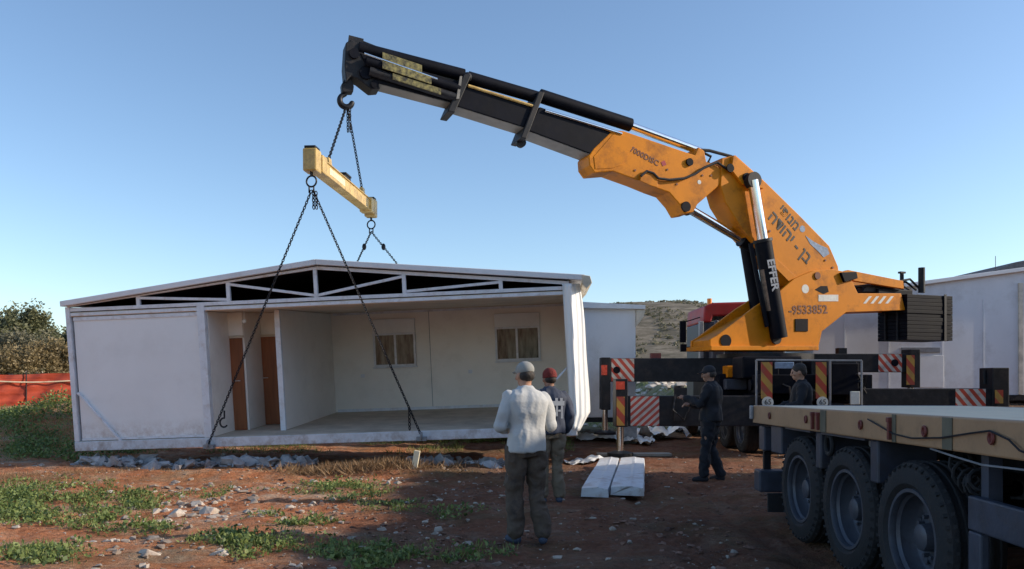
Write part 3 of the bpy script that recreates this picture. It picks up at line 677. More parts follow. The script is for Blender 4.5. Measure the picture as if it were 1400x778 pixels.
MB().box((xl+.1, Y3+.21, .6), (xr-.1, Y3+6.5, 1.17)).build('under_frame', 'darksteel', c3)
pr = [at(px, py, 31) for px, py in ((1336, 378), (1352, 372), (1370, 366), (1390, 358), (1412, 354), (1450, 352), (1490, 358), (1530, 370), (1545, 380))]
sd_ = empty('shed', 'dark round roofed shed showing above the cabin roof at the right edge', 'shed', T(22, 31, 1))
MB().prism([(p_.x, p_.z) for p_ in pr]+[(pr[-1].x, pr[-1].z-.15), (pr[0].x, pr[0].z-.15)], 31, 37).build('roof', mat('dark_roofing', (.06, .065, .08), .8, var=.4, scale=8), sd_)
MB().box((pr[0].x+.1, 31.1, 0), (pr[-1].x-.1, 36.9, pr[0].z-.155)).build('wall', 'white2', sd_)
p = at(1361, 350, 31.5); MB().tube((p.x, 31.5, pr[0].z-.2), (p.x, 31.5, p.z), .012, n=5).build('antenna', 'darksteel', sd_)

# ------------------------------------------------------------------ left background: safety net fence, trees
fn = empty('safety_fence', 'bright orange red plastic safety netting strung on stakes along the grass bank', 'fence', T(-16, 25, 1))
P0 = at(-120, 535, 23.4); P1 = at(118, 530, 25.6)
nb = MB(); NX, NZ = 60, 10; vs_ = []
for i in range(NX+1):
    t = i/NX; x = P0.x+(P1.x-P0.x)*t; y = P0.y+(P1.y-P0.y)*t; top = 1.80+.03*math.sin(t*9); bot = max(gh(x, y)-.1, .5)
    for j in range(NZ+1):
        z = top+(bot-top)*j/NZ; vs_.append((x, y+.05*math.sin(t*40+j*.8)+.03*math.sin(j*2.1+t*13), z))
nb.add(vs_, [(i*(NZ+1)+j, (i+1)*(NZ+1)+j, (i+1)*(NZ+1)+j+1, i*(NZ+1)+j+1) for i in range(NX) for j in range(NZ)])
nb.build('netting', 'net', fn, smooth=True)
pp = []
for i in range(20):
    t = i/19; pp.append((P0.x+(P1.x-P0.x)*t, P0.y+(P1.y-P0.y)*t-.12, 1.58+.04*math.sin(t*7)))
MB().path(pp, .022).build('rope', mat('cream_rope', (.6, .5, .35), .8), fn)
for t in (.1, .64, .97):
    x = P0.x+(P1.x-P0.x)*t; y = P0.y+(P1.y-P0.y)*t-.05; MB().tube((x, y, gh(x, y)-.2), (x, y, 1.86), .02, n=7).build('stake', 'darksteel', fn)

def tree(label, base, h_, rad, m, nleaf, seed, cat='tree', leaf=.16, group=None, low=.15):
    random.seed(seed); base = V(base); o = empty('olive_tree' if cat == 'tree' else 'bush', label, cat, Matrix.Translation(base), group)
    t = MB(); tips = []
    def limb(p, d, ln, r, lv):
        pts = [p]; rr = [r]
        for k in range(4):
            d = (d+V((random.gauss(0, .16), random.gauss(0, .16), random.gauss(.05, .1)))).normalized(); pts.append(pts[-1]+d*ln/4); rr.append(r*(1-.15*(k+1)))
        t.path(pts, rr, 6 if lv < 2 else 4)
        if lv >= 2: tips.append(pts[-1]); return
        for k in range(4 if lv else 5):
            nd = (d*.8+rdir(-.1)*1.0).normalized(); limb(pts[random.choice((2, 3, 4))], nd, ln*random.uniform(.55, .8), r*.5, lv+1)
    limb(base-V((0, 0, .15)), V((random.gauss(0, .1), 0, 1)), h_*.45, h_*.035, 0)
    t.build('trunk', 'bark', o, smooth=True)
    c = MB(); cl = []
    for i in range(34):
        d = rdir(-.5); f = random.uniform(.35, 1)**.5
        cl.append((base+V((d.x*rad[0]*f, d.y*rad[1]*f, h_*.5*(1+low)+d.z*h_*.5*(1-low)*f)), random.uniform(.18, .42)*rad[0]))
    for p in tips: cl.append((p, random.uniform(.15, .3)*rad[0]))
    for i in range(nleaf):
        p, r = random.choice(cl); q = p+rdir(-1)*r*random.uniform(.3, 1.1)
        if q.z < gh(q.x, q.y): continue
        leafquad(c, q, leaf*random.uniform(.5, 1.4), rdir(-.8), rdir(-.6), .55)
    c.build('crown', m, o); return o
def tb(px, Y, ): q = at(px, 500, Y); return (q.x, q.y, gh(q.x, q.y))
tree('tall dark green olive tree beyond the orange net, the highest crown at the left', tb(34, 38), 2.75, (1.5, 1.3), 'olive', 13000, 3)
tree('wide green tree cut by the left edge of the photo', tb(-25, 36), 1.9, (1.3, 1.2), 'olive', 11000, 5)
tree('brownish bush beyond the orange net beside the left corner of the hanging building', tb(66, 33), 1.35, (1.0, .9), 'brownbush', 11000, 8, cat='bush', leaf=.12, low=.05)
tree('dark green tree partly hidden by the left corner of the hanging building', tb(96, 42), 1.8, (1.1, 1.0), 'olive', 8000, 11)
tree('low olive brown bush at the far left in front of the wide tree', tb(8, 32), 1.1, (1.6, .9), 'brownbush', 8000, 14, cat='bush', leaf=.11, low=.05)
tree('grey green bush just left of the brownish bush', tb(40, 35), 1.9, (1.2, 1.0), 'scrub', 9000, 19, cat='bush', leaf=.12, low=.05)
random.seed(99)

# ------------------------------------------------------------------ wheels
def wheel(b_parent, c, r, w_, side, mirror=1):
    "axis along world X; side -1 shows its face towards -X"
    c = V(c); ax = V((side, 0, 0)); t = MB()
    hw = w_/2; ri = r*.63
    prof = [(-hw*.8, ri), (-hw, ri*1.12), (-hw*1.04, r*.82), (-hw*.9, r*.97), (-hw*.72, r)]
    for k in range(4):
        q = -hw*.72+(hw*1.44)*(k+.5)/4
        prof += [(q-hw*.13, r), (q-hw*.10, r*.975), (q+hw*.10, r*.975), (q+hw*.13, r)]
    prof += [(hw*.72, r), (hw*.9, r*.97), (hw*1.04, r*.84), (hw*1.05, r*.7), (hw*.97, ri*1.06), (hw*.86, ri)]
    t.lathe(c, ax, prof, 48)
    for k in range(40):
        a = 2*PI*k/40; d = V((0, math.cos(a), math.sin(a)))
        t.bar(c+ax*hw*.70+d*(r*.99), c+ax*hw*1.0+d*(r*.915), r*.045, .02, up=d)
    wl = t.build('wheel', 'rubber', b_parent, smooth=True)
    m_ = MB(); m_.lathe(c, ax, [(hw*.84, ri*1.02), (hw*.95, ri*1.0), (hw*.95, ri*.93), (hw*.78, ri*.90), (hw*.72, ri*.91), (hw*.6, ri*.86), (hw*.5, ri*.87), (hw*.1, ri*.82), (hw*.05, ri*.80), (hw*.0, ri*.76), (hw*-.1, ri*.72), (hw*.05, ri*.60), (hw*.16, ri*.50), (hw*.16, ri*.0)], 40)
    m_.build('rim', 'rim', wl, smooth=True)
    hb = MB(); hb.lathe(c, ax, [(hw*.16, ri*.3), (hw*.6, ri*.27), (hw*.68, ri*.18), (hw*.68, 0)], 20)
    for k in range(10):
        a = 2*PI*k/10; d = V((0, math.cos(a), math.sin(a))); hb.tube(c+ax*hw*.16+d*ri*.42, c+ax*hw*.38+d*ri*.42, .016, n=6)
        a += PI/10; d = V((0, math.cos(a), math.sin(a))); hb.tube(c+ax*hw*.0+d*ri*.66, c+ax*hw*.075+d*ri*.66, .035, n=8)
    hb.build('hub', 'rim', wl, smooth=True); return wl

# ------------------------------------------------------------------ flatbed trailer
TL = Matrix.Translation((2.45, 0, 0)) @ Matrix.Rotation(R(-2.6), 4, 'Z')      # x across, y along (away)
tl = empty('flatbed_trailer', 'low flatbed trailer with tan side rail and dark wheels parked in the right foreground', 'trailer', TL)
def zdeck(y): return 1.455-.0165*y                                            # falls slightly to the tail
yT, yF, wT = 9.55, -2.6, 2.5
def slab(x0, x1, y0, y1, d0, d1, fr=TL):
    b = MB(fr); b.add([(x0, y0, zdeck(y0)+d0), (x1, y0, zdeck(y0)+d0), (x1, y1, zdeck(y1)+d0), (x0, y1, zdeck(y1)+d0),
                       (x0, y0, zdeck(y0)+d1), (x1, y0, zdeck(y0)+d1), (x1, y1, zdeck(y1)+d1), (x0, y1, zdeck(y1)+d1)],
                      [(0, 3, 2, 1), (4, 5, 6, 7), (0, 1, 5, 4), (1, 2, 6, 5), (2, 3, 7, 6), (3, 0, 4, 7)]); return b
slab(.065, wT-.065, yF, yT-.06, -.06, 0).build('deck', 'deck', tl, bevel=.008)
slab(0, .06, yF, yT, -.205, .004).build('side_rail', 'tan', tl, bevel=.012)
slab(wT-.06, wT, yF, yT, -.205, .004).build('side_rail', 'tan', tl, bevel=.012)
slab(.062, wT-.062, yT-.055, yT, -.205, .004).build('tail_rail', 'greypanel', tl, bevel=.012)
slab(.85, 1.0, yF, yT-.1, -.42, -.07).build('frame_rail', 'darksteel', tl, bevel=.01); slab(1.5, 1.65, yF, yT-.1, -.42, -.07).build('frame_rail', 'darksteel', tl, bevel=.01)
b = MB(TL)
y = yF+.3
while y < yT-.2:
    b.box((.07, y, zdeck(y)-.19), (wT-.07, y+.07, zdeck(y)-.07)); y += .62
b.build('cross_member', 'darksteel', tl)
TLi = TL.inverted()
def Yrail(px): return hit(TL, px, 590, 0, 0).y
for px in (1053, 1103, 1178, 1266, 1358):
    y = Yrail(px); zc = zdeck(y)-.10; b = MB(TL)
    b.torus((-.012, y, zc), (1, 0, 0), .024, .009, 12, 6, sx=1.3, upv=(0, 0, 1)).box((-.01, y-.02, zc-.02), (-.001, y+.02, zc+.02)); b.build('rope_hook', 'redhook', tl, smooth=True)
for px in (1113, 1120, 1219):
    y = Yrail(px); zc = zdeck(y)-.10; MB(TL).box((-.03, y-.015, zc-.085), (-.001, y+.015, zc+.07)).box((-.035, y-.02, zc+.04), (-.001, y+.02, zc+.075)).build('stake_pocket', 'redhook', tl, bevel=.004)
for px, w2 in ((1126, .07), (1223, .03), (1296, .06)):
    y = Yrail(px); zc = zdeck(y); MB(TL).box((-.008, y-w2, zc-.20), (-.0005, y+w2, zc-.002)).build('post_socket', mat('olive_grey_paint', (.11, .10, .07), .6, var=.4), tl, bevel=.002)
y = Yrail(1157)
rp_ = []
for px, dz in ((1190, -.05), (1205, -.09), (1225, -.14), (1250, -.155), (1290, -.13), (1330, -.085), (1358, -.06), (1385, -.10), (1400, -.15), (1430, -.18)):
    y = Yrail(px); rp_.append((-.02, y, zdeck(y)+dz))
MB(TL).path(rp_, .006, 5).build('rope', 'darksteel', tl)
rp_ = []
for px, dz in ((1270, -.21), (1300, -.235), (1340, -.26), (1400, -.25), (1500, -.22)):
    y = Yrail(px); rp_.append((.01, y, zdeck(y)+dz))
MB(TL).path(rp_, .006, 5).build('strap', 'greypanel', tl)
wys = (7.98, 6.72, 5.52)
for y in wys:
    for side, xx in ((-1, .235), (1, wT-.235)):
        c = TL @ V((xx, y, 0)); wheel(tl, (c.x, c.y, gh(c.x, c.y)*0+.515), .53, .38, side)
for y in wys: MB(TL).tube((.3, y, .53), (wT-.3, y, .53), .075, n=12).build('axle', 'darksteel', tl)
b = MB(TL)
for y in wys:
    b.box((.62, y-.45, .62), (.72, y+.3, .74)).box((wT-.72, y-.45, .62), (wT-.62, y+.3, .74)).tube((.66, y+.28, .7), (.66, y+.28, .95), .11, n=12).bar((.8, y-.45, .7), (.8, y-.45, 1.05), .1, .16, up=(0, 1, 0))
b.build('suspension', 'darksteel', tl, bevel=.005)
for y0, y1, zz in ((8.55, 8.95, .30), (7.32, 7.46, .34), (6.05, 6.2, .33)):
    slab(.05, .50, y0, y1, -.21-zz, -.21).build('mud_flap', 'bluegrey', tl, bevel=.015)
slab(.03, .42, 7.55, 8.35, -.225, -.208).build('fender', 'bluegrey', tl); slab(.03, .42, 6.25, 7.25, -.225, -.208).build('fender', 'bluegrey', tl)
# tail: lamp box, bumper
MB(TL).box((.06, yT-.28, .78), (.34, yT-.05, 1.06)).build('lamp_box', 'bluegrey', tl, bevel=.015)
MB(TL).box((.10, yT-.13, .55), (.18, yT-.07, .78)).box((2.3, yT-.13, .55), (2.38, yT-.07, 1.05)).build('bumper_bracket', 'darksteel', tl)
MB(TL).box((.0, yT-.30, .30), (wT, yT-.05, .55)).build('rear_bumper', 'bluegrey', tl, bevel=.02)
MB(TL).box((.02, yT-.6, .12), (.45, yT-.56, .33)).build('mud_flap', 'rubber', tl)
MB(TL).box((-.035, yT-.06, zdeck(yT)-.16), (-.001, yT+.03, zdeck(yT)+.0)).build('corner_lamp', 'greypanel', tl, bevel=.01)
# side guard with an opening, ahead of the wheels
sg = MB(TL)
ya, yb = 1.8, 4.72
sg.box((.03, ya, .72), (.09, yb, .92)).box((.03, ya, .22), (.09, yb, .36))
sg.box((.032, yb-.14, .365), (.088, yb-.0, .715)).box((.032, 3.15, .365), (.088, 3.9, .715)).box((.032, ya, .365), (.088, ya+.2, .715))
sg.build('side_guard', 'bluegrey', tl, bevel=.012)
MB(TL).box((.10, yb-.1, .7), (.18, yb-.02, 1.18)).build('guard_bracket', 'bluegrey', tl); MB(TL).box((.10, 3.2, .7), (.18, 3.3, 1.2)).build('guard_bracket', 'bluegrey', tl)
MB(TL).tube((.35, 4.25, .45), (.35, 4.25, 1.1), .07, n=14).box((.2, 4.1, .18), (.5, 4.4, .24)).build('landing_leg', 'greypanel', tl, bevel=.004)
cp = []
for i in range(60):
    t = i/59; cp.append((.12+.07*math.cos(t*38), 4.98-.28*t+.02*math.sin(t*30), 1.10-.13*math.sin(t*2.6)+.07*math.sin(t*38)))
MB(TL).path(cp, .012, 6).build('air_hose', 'rubber', tl)
MB(TL).tube((.25, 6.6, 1.08), (.7, 6.6, 1.08), .13, n=20).build('air_tank', 'greypanel', tl, smooth=True)
MB(TL).torus((.08, 7.18, 1.02), (1, 0, 0), .085, .022, 20, 8).build('hose_coil', 'rubber', tl, smooth=True)

# ------------------------------------------------------------------ crane truck
CO = V((6.3, 19.8, 0)); cd = V((-.934, -.354, 0)).normalized(); cn = V((0, 0, 1)).cross(cd); cn.normalize()
CR = Matrix(((cd.x, cn.x, 0, CO.x), (cd.y, cn.y, 0, CO.y), (0, 0, 1, 0), (0, 0, 0, 1)))   # x = outreach, y = across the boom, z = up
NEAR = 1 if cn.y < 0 else -1                                                              # sign of local y on the camera's side
def Sx(px, py, k): p = hit(CR, px, py, 1, NEAR*k); return (p.x, p.z)
def poly(pts, k): return [Sx(px, py, k) for px, py in pts]
ct = empty('crane_truck', 'heavy truck with an orange and black knuckle boom crane reaching over the white building', 'crane truck', T(6.3, 20, 0))
# chassis, cab, wheels
MB().box((5.75, 16.4, .80), (6.05, 25.4, 1.12)).box((6.55, 16.4, .80), (6.85, 25.4, 1.12)).build('chassis', 'darksteel', ct, bevel=.01)
MB().box((5.3, 16.9, 1.125), (7.3, 22.3, 1.30)).box((5.4, 17.2, 1.305), (7.2, 18.6, 1.62)).build('sub_frame', 'black', ct, bevel=.02)
MB().box((5.2, 16.25, .50), (5.9, 16.42, 1.05)).box((5.25, 16.42, .45), (5.6, 21.8, .95)).build('tool_box', 'black', ct, bevel=.02)
MB().box((6.9, 19.4, .45), (7.4, 21.8, .95)).build('fuel_tank', 'darksteel', ct, bevel=.04)
cb = MB().box((5.52, 23.0, 1.0), (7.9, 25.2, 3.30)); cb = cb.build('cab', 'greyblue_dark', ct, bevel=.06)
MB().prism([(5.50, 3.27), (5.75, 3.27), (5.8, 3.45), (7.92, 3.5), (7.85, 3.90), (5.8, 3.84), (5.55, 3.74)], 22.95, 25.15).build('cab_roof', 'red', cb, bevel=.05)
MB().box((5.75, 22.955, 2.35), (6.3, 22.997, 3.15)).build('window', 'cabglass', cb); MB().box((6.5, 22.955, 2.35), (7.5, 22.997, 3.15)).build('window', 'cabglass', cb)
MB().box((5.40, 22.9, 1.9), (5.515, 23.1, 3.30)).build('air_deflector', 'greypanel', cb, bevel=.02)
MB().tube((5.85, 23.6, 3.84), (5.85, 23.6, 4.02), .07, n=14).build('beacon', mat('amber_beacon', (.8, .25, .02), .3), cb, smooth=True)
mp_ = at(934, 452, 23.4); MB().box((mp_.x-.10, 23.35, mp_.z-.35), (mp_.x+.08, 23.45, mp_.z+.28)).box((mp_.x-.08, 23.35, mp_.z-.62), (mp_.x+.10, 23.47, mp_.z-.4)).bar((mp_.x+.05, 23.4, mp_.z+.25), (5.55, 23.4, mp_.z+.40), .03, .03).bar((mp_.x+.05, 23.4, mp_.z-.5), (5.55, 23.4, mp_.z-.45), .03, .03).build('mirror', 'black', cb, bevel=.02)
MB().box((5.65, 22.45, 1.32), (6.0, 22.9, 2.9)).tube((5.8, 22.6, 2.9), (5.8, 22.6, 3.3), .07, n=12).build('exhaust_stack', 'bluegrey', ct, bevel=.03)
for y in (17.6, 18.95, 23.3, 24.6):
    for side, xx in ((-1, 5.2), (1, 7.4)): wheel(ct, (xx, y, .53), .53, .33, side)
for y in (17.6, 18.95, 23.3, 24.6): MB().tube((5.3, y, .53), (7.3, y, .53), .09).build('axle', 'darksteel', ct)
MB().box((5.0, 17.25, 1.64), (6.3, 18.1, 2.12)).build('hydraulic_tank', 'black', ct, bevel=.04)
MB().box((6.5, 17.3, 1.3), (7.5, 18.25, 2.05)).build('battery_box', 'darksteel', ct, bevel=.02)
MB().tube((5.1, 17.1, 1.5), (7.4, 17.1, 1.5), .12, n=18).build('air_tank', 'black', ct, smooth=True)
# rear frame with marker boards
YR = 16.15
fp = MB(); p0 = at(1034, 492, YR); p1 = at(1034, 553, YR); p2 = at(1132, 491, YR); p3 = at(1178, 493, YR)
fp.bar(p0, (p0.x, YR, .8), .035, .035, up=(0, 1, 0)).bar(p0, p3, .035, .035).bar((p3.x, YR, p3.z), (p3.x, YR, .8), .035, .035, up=(0, 1, 0)).bar((p2.x+.04, YR, p2.z-.03), (p2.x+.04, YR, .8), .04, .04, up=(0, 1, 0))
fp.build('rear_frame', 'greypanel', ct, bevel=.006)
for xa, xb, xc in ((1041, 1056, 1050), (1116, 1130, 1125)):
    a, c = at(xa, 545, YR-.08), at(xb, 495, YR-.08); MB().box((a.x, YR-.08, a.z), (c.x, YR-.05, c.z)).build('marker_board', 'hazY', ct)
    dc = at(xc, 550, YR-.1); d_ = MB().tube((dc.x, YR-.09, dc.z), (dc.x, YR-.07, dc.z), .115, n=24).build('number_disc', 'sticker', ct)
    lettering('65', .15, Matrix.Translation((dc.x, YR-.0945, dc.z)) @ Matrix.Rotation(R(90), 4, 'X'), 'ink', d_)
a, c = at(1059, 504, YR-.03), at(1085, 495, YR-.03); MB().box((a.x, YR-.06, a.z), (c.x, YR-.03, c.z)).build('work_lamp', 'bluesticker', ct, bevel=.01)
a, c = at(1161, 553, YR), at(1173, 535, YR); MB().box((a.x, YR-.1, a.z), (c.x, YR-.03, c.z)).build('control_box', 'sticker', ct, bevel=.01)
MB().box((5.15, 16.45, 1.32), (7.45, 17.1, 1.72)).box((6.55, 16.3, 1.3), (7.1, 16.44, 1.95)).box((5.3, 17.15, 1.63), (5.75, 18.4, 2.0)).build('valve_housing', 'black', ct, bevel=.02)
hb = MB()
for i in range(12):
    x0 = random.uniform(5.0, 7.3); z0 = random.uniform(1.3, 1.9); x1 = x0+random.uniform(-.5, .5)
    hb.path([(x0, 16.5, z0), ((x0+x1)/2, 16.28, z0+random.uniform(-.25, .1)), (x1, 16.45, z0-random.uniform(0, .4)), (x1+.1, 16.8, 1.2)], .02, 5)
hb.build('hose_bundle', 'rubber', ct, smooth=True)
a, c = at(994, 516, 18.2), at(1018, 500, 18.2); MB().box((a.x, 18.2, a.z), (c.x, 18.6, c.z)).build('orange_cover', 'orange', ct, bevel=.02)
a, c = at(992, 533, 18.1), at(1022, 518, 18.1); MB().box((a.x, 18.1, a.z), (c.x, 18.5, c.z)).build('grey_tank', 'bluegrey', ct, bevel=.03)
MB().box((4.75, 18.3, .75), (5.9, 20.9, 1.75)).box((6.8, 18.6, .95), (7.6, 20.9, 1.75)).build('crane_base', 'black', ct, bevel=.03)
# outriggers
def outrigger(x0, x1, Y, z0, z1, dpt, xe, ze0, ze1, wleg, foot, hz_mat, hx0, hx1, hzz=None):
    o = MB().box((min(x0, x1), Y-dpt/2, z0), (max(x0, x1), Y+dpt/2, z1)).build('outrigger', 'darksteel', ct, bevel=.015)
    MB().box((xe-wleg/2, Y-dpt/2-.03, ze0), (xe+wleg/2, Y+dpt/2+.03, ze1)).build('jack_housing', 'darksteel', o, bevel=.015)
    MB().tube((xe, Y, ze0), (xe, Y, foot+.06), .075, n=16).build('jack_leg', 'chrome', o, smooth=True)
    MB().lathe((xe, Y, foot), (0, 0, 1), [(-.03, 0), (-.03, .27), (.03, .27), (.07, .12), (.07, 0)], 20).build('foot_pad', 'darksteel', o, smooth=True)
    MB().box((min(hx0, hx1), Y-dpt/2-.006, z0+.01), (max(hx0, hx1), Y-dpt/2-.001, z1-.01)).build('hazard_panel', hz_mat, o)
    return o
Yf, Yn = 19.3, 16.55
x = lambda px, Y: (px-700)/F*Y
z = lambda py, Y: CH+(HOR-py)/F*Y
# far pair
oL = outrigger(x(834, Yf-.2), 5.4, Yf, z(522, Yf), z(490, Yf), .4, x(827, Yf), z(560, Yf), z(489, Yf), .22, gh(2.2, Yf)+.3, 'hazA', x(836, Yf-.2), x(867, Yf-.2))
oR = outrigger(7.0, x(1240, Yf), Yf, z(509, Yf), z(484, Yf), .4, x(1245, Yf), z(530, Yf), z(478, Yf), .24, gh(9.6, Yf)+.02, 'hazA', x(1201, Yf-.2), x(1233, Yf-.2))
MB().box((x(1241, Yf-.3), Yf-.245, z(526, Yf)), (x(1252, Yf-.3), Yf-.235, z(486, Yf))).build('marker_board', 'hazY', oR)
for o_, px in ((oL, 843), (oR, 1223)):
    p = at(px, 506 if o_ is oL else 496, Yf-.2); MB().tube((p.x, Yf-.225, p.z), (p.x, Yf-.205, p.z), .085, n=18).build('lifting_hole', 'black', o_)
p = at(826, 506, Yf-.25); MB().box((p.x-.07, Yf-.26, p.z-.12), (p.x+.07, Yf-.232, p.z+.12)).tube((p.x, Yf-.27, p.z), (p.x, Yf-.24, p.z), .05, n=12).build('red_lamp', 'lampred', oL)
MB().box((x(896, Yf)-.12, Yf-.1, z(490, Yf)), (x(896, Yf)+.12, Yf+.1, z(483, Yf))).build('lug', 'redhook', oL)
MB().box((x(1150, Yf)-.1, Yf-.1, z(484, Yf)), (x(1150, Yf)+.1, Yf+.1, z(476, Yf))).build('lug', 'darksteel', oR)
# near pair
oL = outrigger(x(853, Yn-.2), 5.3, Yn, z(582, Yn), z(541, Yn), .42, x(848, Yn), z(583, Yn), z(518, Yn), .25, gh(2.2, Yn)+.05, 'hazB', x(862, Yn-.2), x(901, Yn-.2))
oR = outrigger(7.2, x(1362, Yn), Yn, z(563, Yn), z(531, Yn), .42, x(1359, Yn), z(565, Yn), z(503, Yn), .34, gh(10, Yn)+.05, 'hazA', x(1306, Yn-.2), x(1347, Yn-.2))
MB().box((x(843, Yn-.24), Yn-.255, z(581, Yn)), (x(854, Yn-.24), Yn-.245, z(542, Yn))).build('marker_board', 'hazY', oL)
MB().box((x(1360, Yn-.24), Yn-.255, z(551, Yn)), (x(1371, Yn-.24), Yn-.245, z(533, Yn))).build('marker_board', 'hazY', oR)
p = at(848, 527, Yn-.25); MB().box((p.x-.09, Yn-.27, p.z-.08), (p.x+.09, Yn-.242, p.z+.08)).build('red_lamp', 'lampred', oL)
MB().box((x(927, Yn)-.13, Yn-.26, z(575, Yn)), (x(927, Yn)+.13, Yn-.215, z(530, Yn))).tube((x(927, Yn), Yn-.1, z(541, Yn)), (x(927, Yn), Yn-.1, z(527, Yn)), .1, n=14).path([(x(920, Yn), Yn-.25, 1.3), (x(915, Yn), Yn-.4, 1.0), (x(930, Yn), Yn-.35, .8), (x(945, Yn), Yn-.25, 1.2)], .02, 5).build('valve', 'darksteel', oL, smooth=True)
p = at(1346, 508, Yn); MB().tube((p.x, Yn, z(525, Yn)), (p.x, Yn, z(506, Yn)), .03, n=8).build('control_lever', 'darksteel', oR)

# turret
K = .42
MB(CR).lathe((0, 0, 0), (0, 0, 1), [(2.02, 1.05), (2.02, 1.18), (2.24, 1.18), (2.24, 1.05)], 40).build('slewing_ring', 'darksteel', ct, smooth=True)
MB(CR).lathe((0, 0, 0), (0, 0, 1), [(1.1, .95), (2.02, .95)], 32).build('pedestal', 'black', ct, smooth=True)
tp = [(971, 479), (971, 464), (980, 459), (1004, 441), (1033, 419), (1066, 398), (1086, 381), (1112, 370), (1138, 368), (1153, 371), (1165, 384), (1173, 401), (1232, 401), (1238, 424), (1157, 427), (1124, 453), (1118, 479)]
tb_ = MB(CR)
pts = poly(tp, K)
tb_.prism(pts, NEAR*K, NEAR*(K-.08)); tb_.prism(pts, -NEAR*K, -NEAR*(K-.08))
low = [p for p in poly([(972, 478), (972, 465), (982, 460), (1033, 430), (1060, 446), (1118, 446), (1118, 478)], K)]
tb_.prism(low, NEAR*(K-.083), -NEAR*(K-.083))
tur = tb_.build('turret', 'orange', ct, bevel=.012)
MB(CR).prism(poly([(1150, 372), (1160, 369), (1235, 384), (1236, 395), (1168, 384)], K), NEAR*K, NEAR*(K-.12)).prism(poly([(1150, 372), (1160, 369), (1235, 384), (1236, 395), (1168, 384)], K), -NEAR*K, -NEAR*(K-.12)).build('upper_arm', 'orange', tur, bevel=.01)
MB(CR).prism(poly([(1118, 424), (1232, 402), (1237, 423), (1157, 427)], K), NEAR*(K-.085), -NEAR*(K-.085)).build('rear_arm_core', 'orange', tur)
fl_ = poly([(971, 479), (1118, 479), (1118, 473), (971, 473)], K+.06)
MB(CR).prism(fl_, NEAR*(K+.1), -NEAR*(K+.1)).build('base_flange', 'orange', tur, bevel=.01)
hz_ = MB(CR)
def disc(px, py, r, name, m, par, k=K, th=.02, n=20):
    p = Sx(px, py, k); return MB(CR).tube((p[0], NEAR*(k+.001), p[1]), (p[0], NEAR*(k+th), p[1]), r, n=n).build(name, m, par, smooth=True)
disc(992, 466, .15, 'opening', 'black', tur); disc(1060, 463, .14, 'cylinder_pin', 'darksteel', tur, th=.06)
disc(1101, 395, .11, 'round_sticker', 'sticker', tur, th=.004); disc(1117, 377, .09, 'pivot_pin', 'inkfade', tur, th=.03)
p = poly([(1114, 396), (1122, 391), (1131, 391), (1133, 399), (1126, 402)], K+.002); MB(CR).prism(p, NEAR*(K+.001), NEAR*(K+.006)).build('opening', 'black', tur)
p = poly([(1119, 403), (1146, 403), (1146, 412), (1119, 412)], K+.002); MB(CR).prism(p, NEAR*(K+.001), NEAR*(K+.006)).build('sticker', 'sticker', tur)
p = poly([(1087, 436), (1104, 436), (1104, 453), (1087, 453)], K+.002); MB(CR).prism(p, NEAR*(K+.001), NEAR*(K+.02)).build('opening', 'black', tur)
p = poly([(1147, 373), (1168, 372), (1170, 381), (1152, 386)], K+.002); MB(CR).prism(p, NEAR*(K+.001), NEAR*(K+.08)).build('rest_block', 'black', tur, bevel=.01)
for i in range(4):
    xx = 1180+i*10; p = poly([(xx, 415), (xx+8, 405), (xx+12, 405), (xx+4, 415)], K+.002); MB(CR).prism(p, NEAR*(K+.001), NEAR*(K+.005)).build('warning_stripe', 'sticker' if i % 1 == 0 else 'inkred', tur)
def on_plate(px, py, ang, k):
    p = Sx(px, py, k); X_ = CR.to_3x3() @ V((-1, 0, 0)); Yv = V((0, 0, 1)); Zv = X_.cross(Yv)
    a = R(ang); Xr = X_*math.cos(a)+Yv*math.sin(a); Yr = -X_*math.sin(a)+Yv*math.cos(a); o_ = CR @ V((p[0], NEAR*(k+.004), p[1]))
    return Matrix(((Xr.x, Yr.x, Zv.x, o_.x), (Xr.y, Yr.y, Zv.y, o_.y), (Xr.z, Yr.z, Zv.z, o_.z), (0, 0, 0, 1)))
lettering('-9533852', .30, on_plate(1105, 424, 3, K), 'inkfade', tur, bold=.006, sx=1.05)
# main boom
K2 = .33
mb_pts = [(987, 216), (1006, 212), (1045, 247), (1092, 293), (1134, 336), (1146, 364), (1148, 380), (1120, 392), (1087, 388), (1062, 367), (1050, 350), (1012, 309), (992, 277), (985, 253)]
mbm = MB(CR).prism(poly(mb_pts, K2), NEAR*K2, -NEAR*K2).build('main_boom', 'orange', ct, bevel=.02)
p = poly([(1003, 212), (1046, 249), (1044, 258), (1016, 252), (1000, 232)], K2+.09); MB(CR).prism(p, NEAR*(K2+.001), NEAR*(K2+.09)).build('cylinder_lug', 'orange', mbm, bevel=.01)
p = poly([(1003, 212), (1046, 249), (1044, 258), (1016, 252), (1000, 232)], K2+.09); MB(CR).prism(p, -NEAR*(K2+.001), -NEAR*(K2+.09)).build('cylinder_lug', 'orange', mbm, bevel=.01)
p = poly([(1020, 316), (1060, 352), (1088, 378), (1112, 382), (1130, 372), (1122, 386), (1100, 391), (1080, 386), (1058, 364), (1044, 346), (1014, 312)], K2+.012); MB(CR).prism(p, NEAR*(K2+.001), NEAR*(K2+.014)).build('reinforcing_plate', 'orange', mbm, bevel=.004)
for bx2, by2 in ((1030, 262), (1038, 300), (1052, 316), (1128, 356), (1138, 366)):
    disc(bx2, by2, .028, 'bolt', 'inkfade', mbm, k=K2, th=.018, n=8)
disc(998, 230, .10, 'knuckle_pin', 'black', mbm, k=K2+.09, th=.03); disc(1020, 243, .11, 'cylinder_pin', 'black', mbm, k=K2+.09, th=.05)
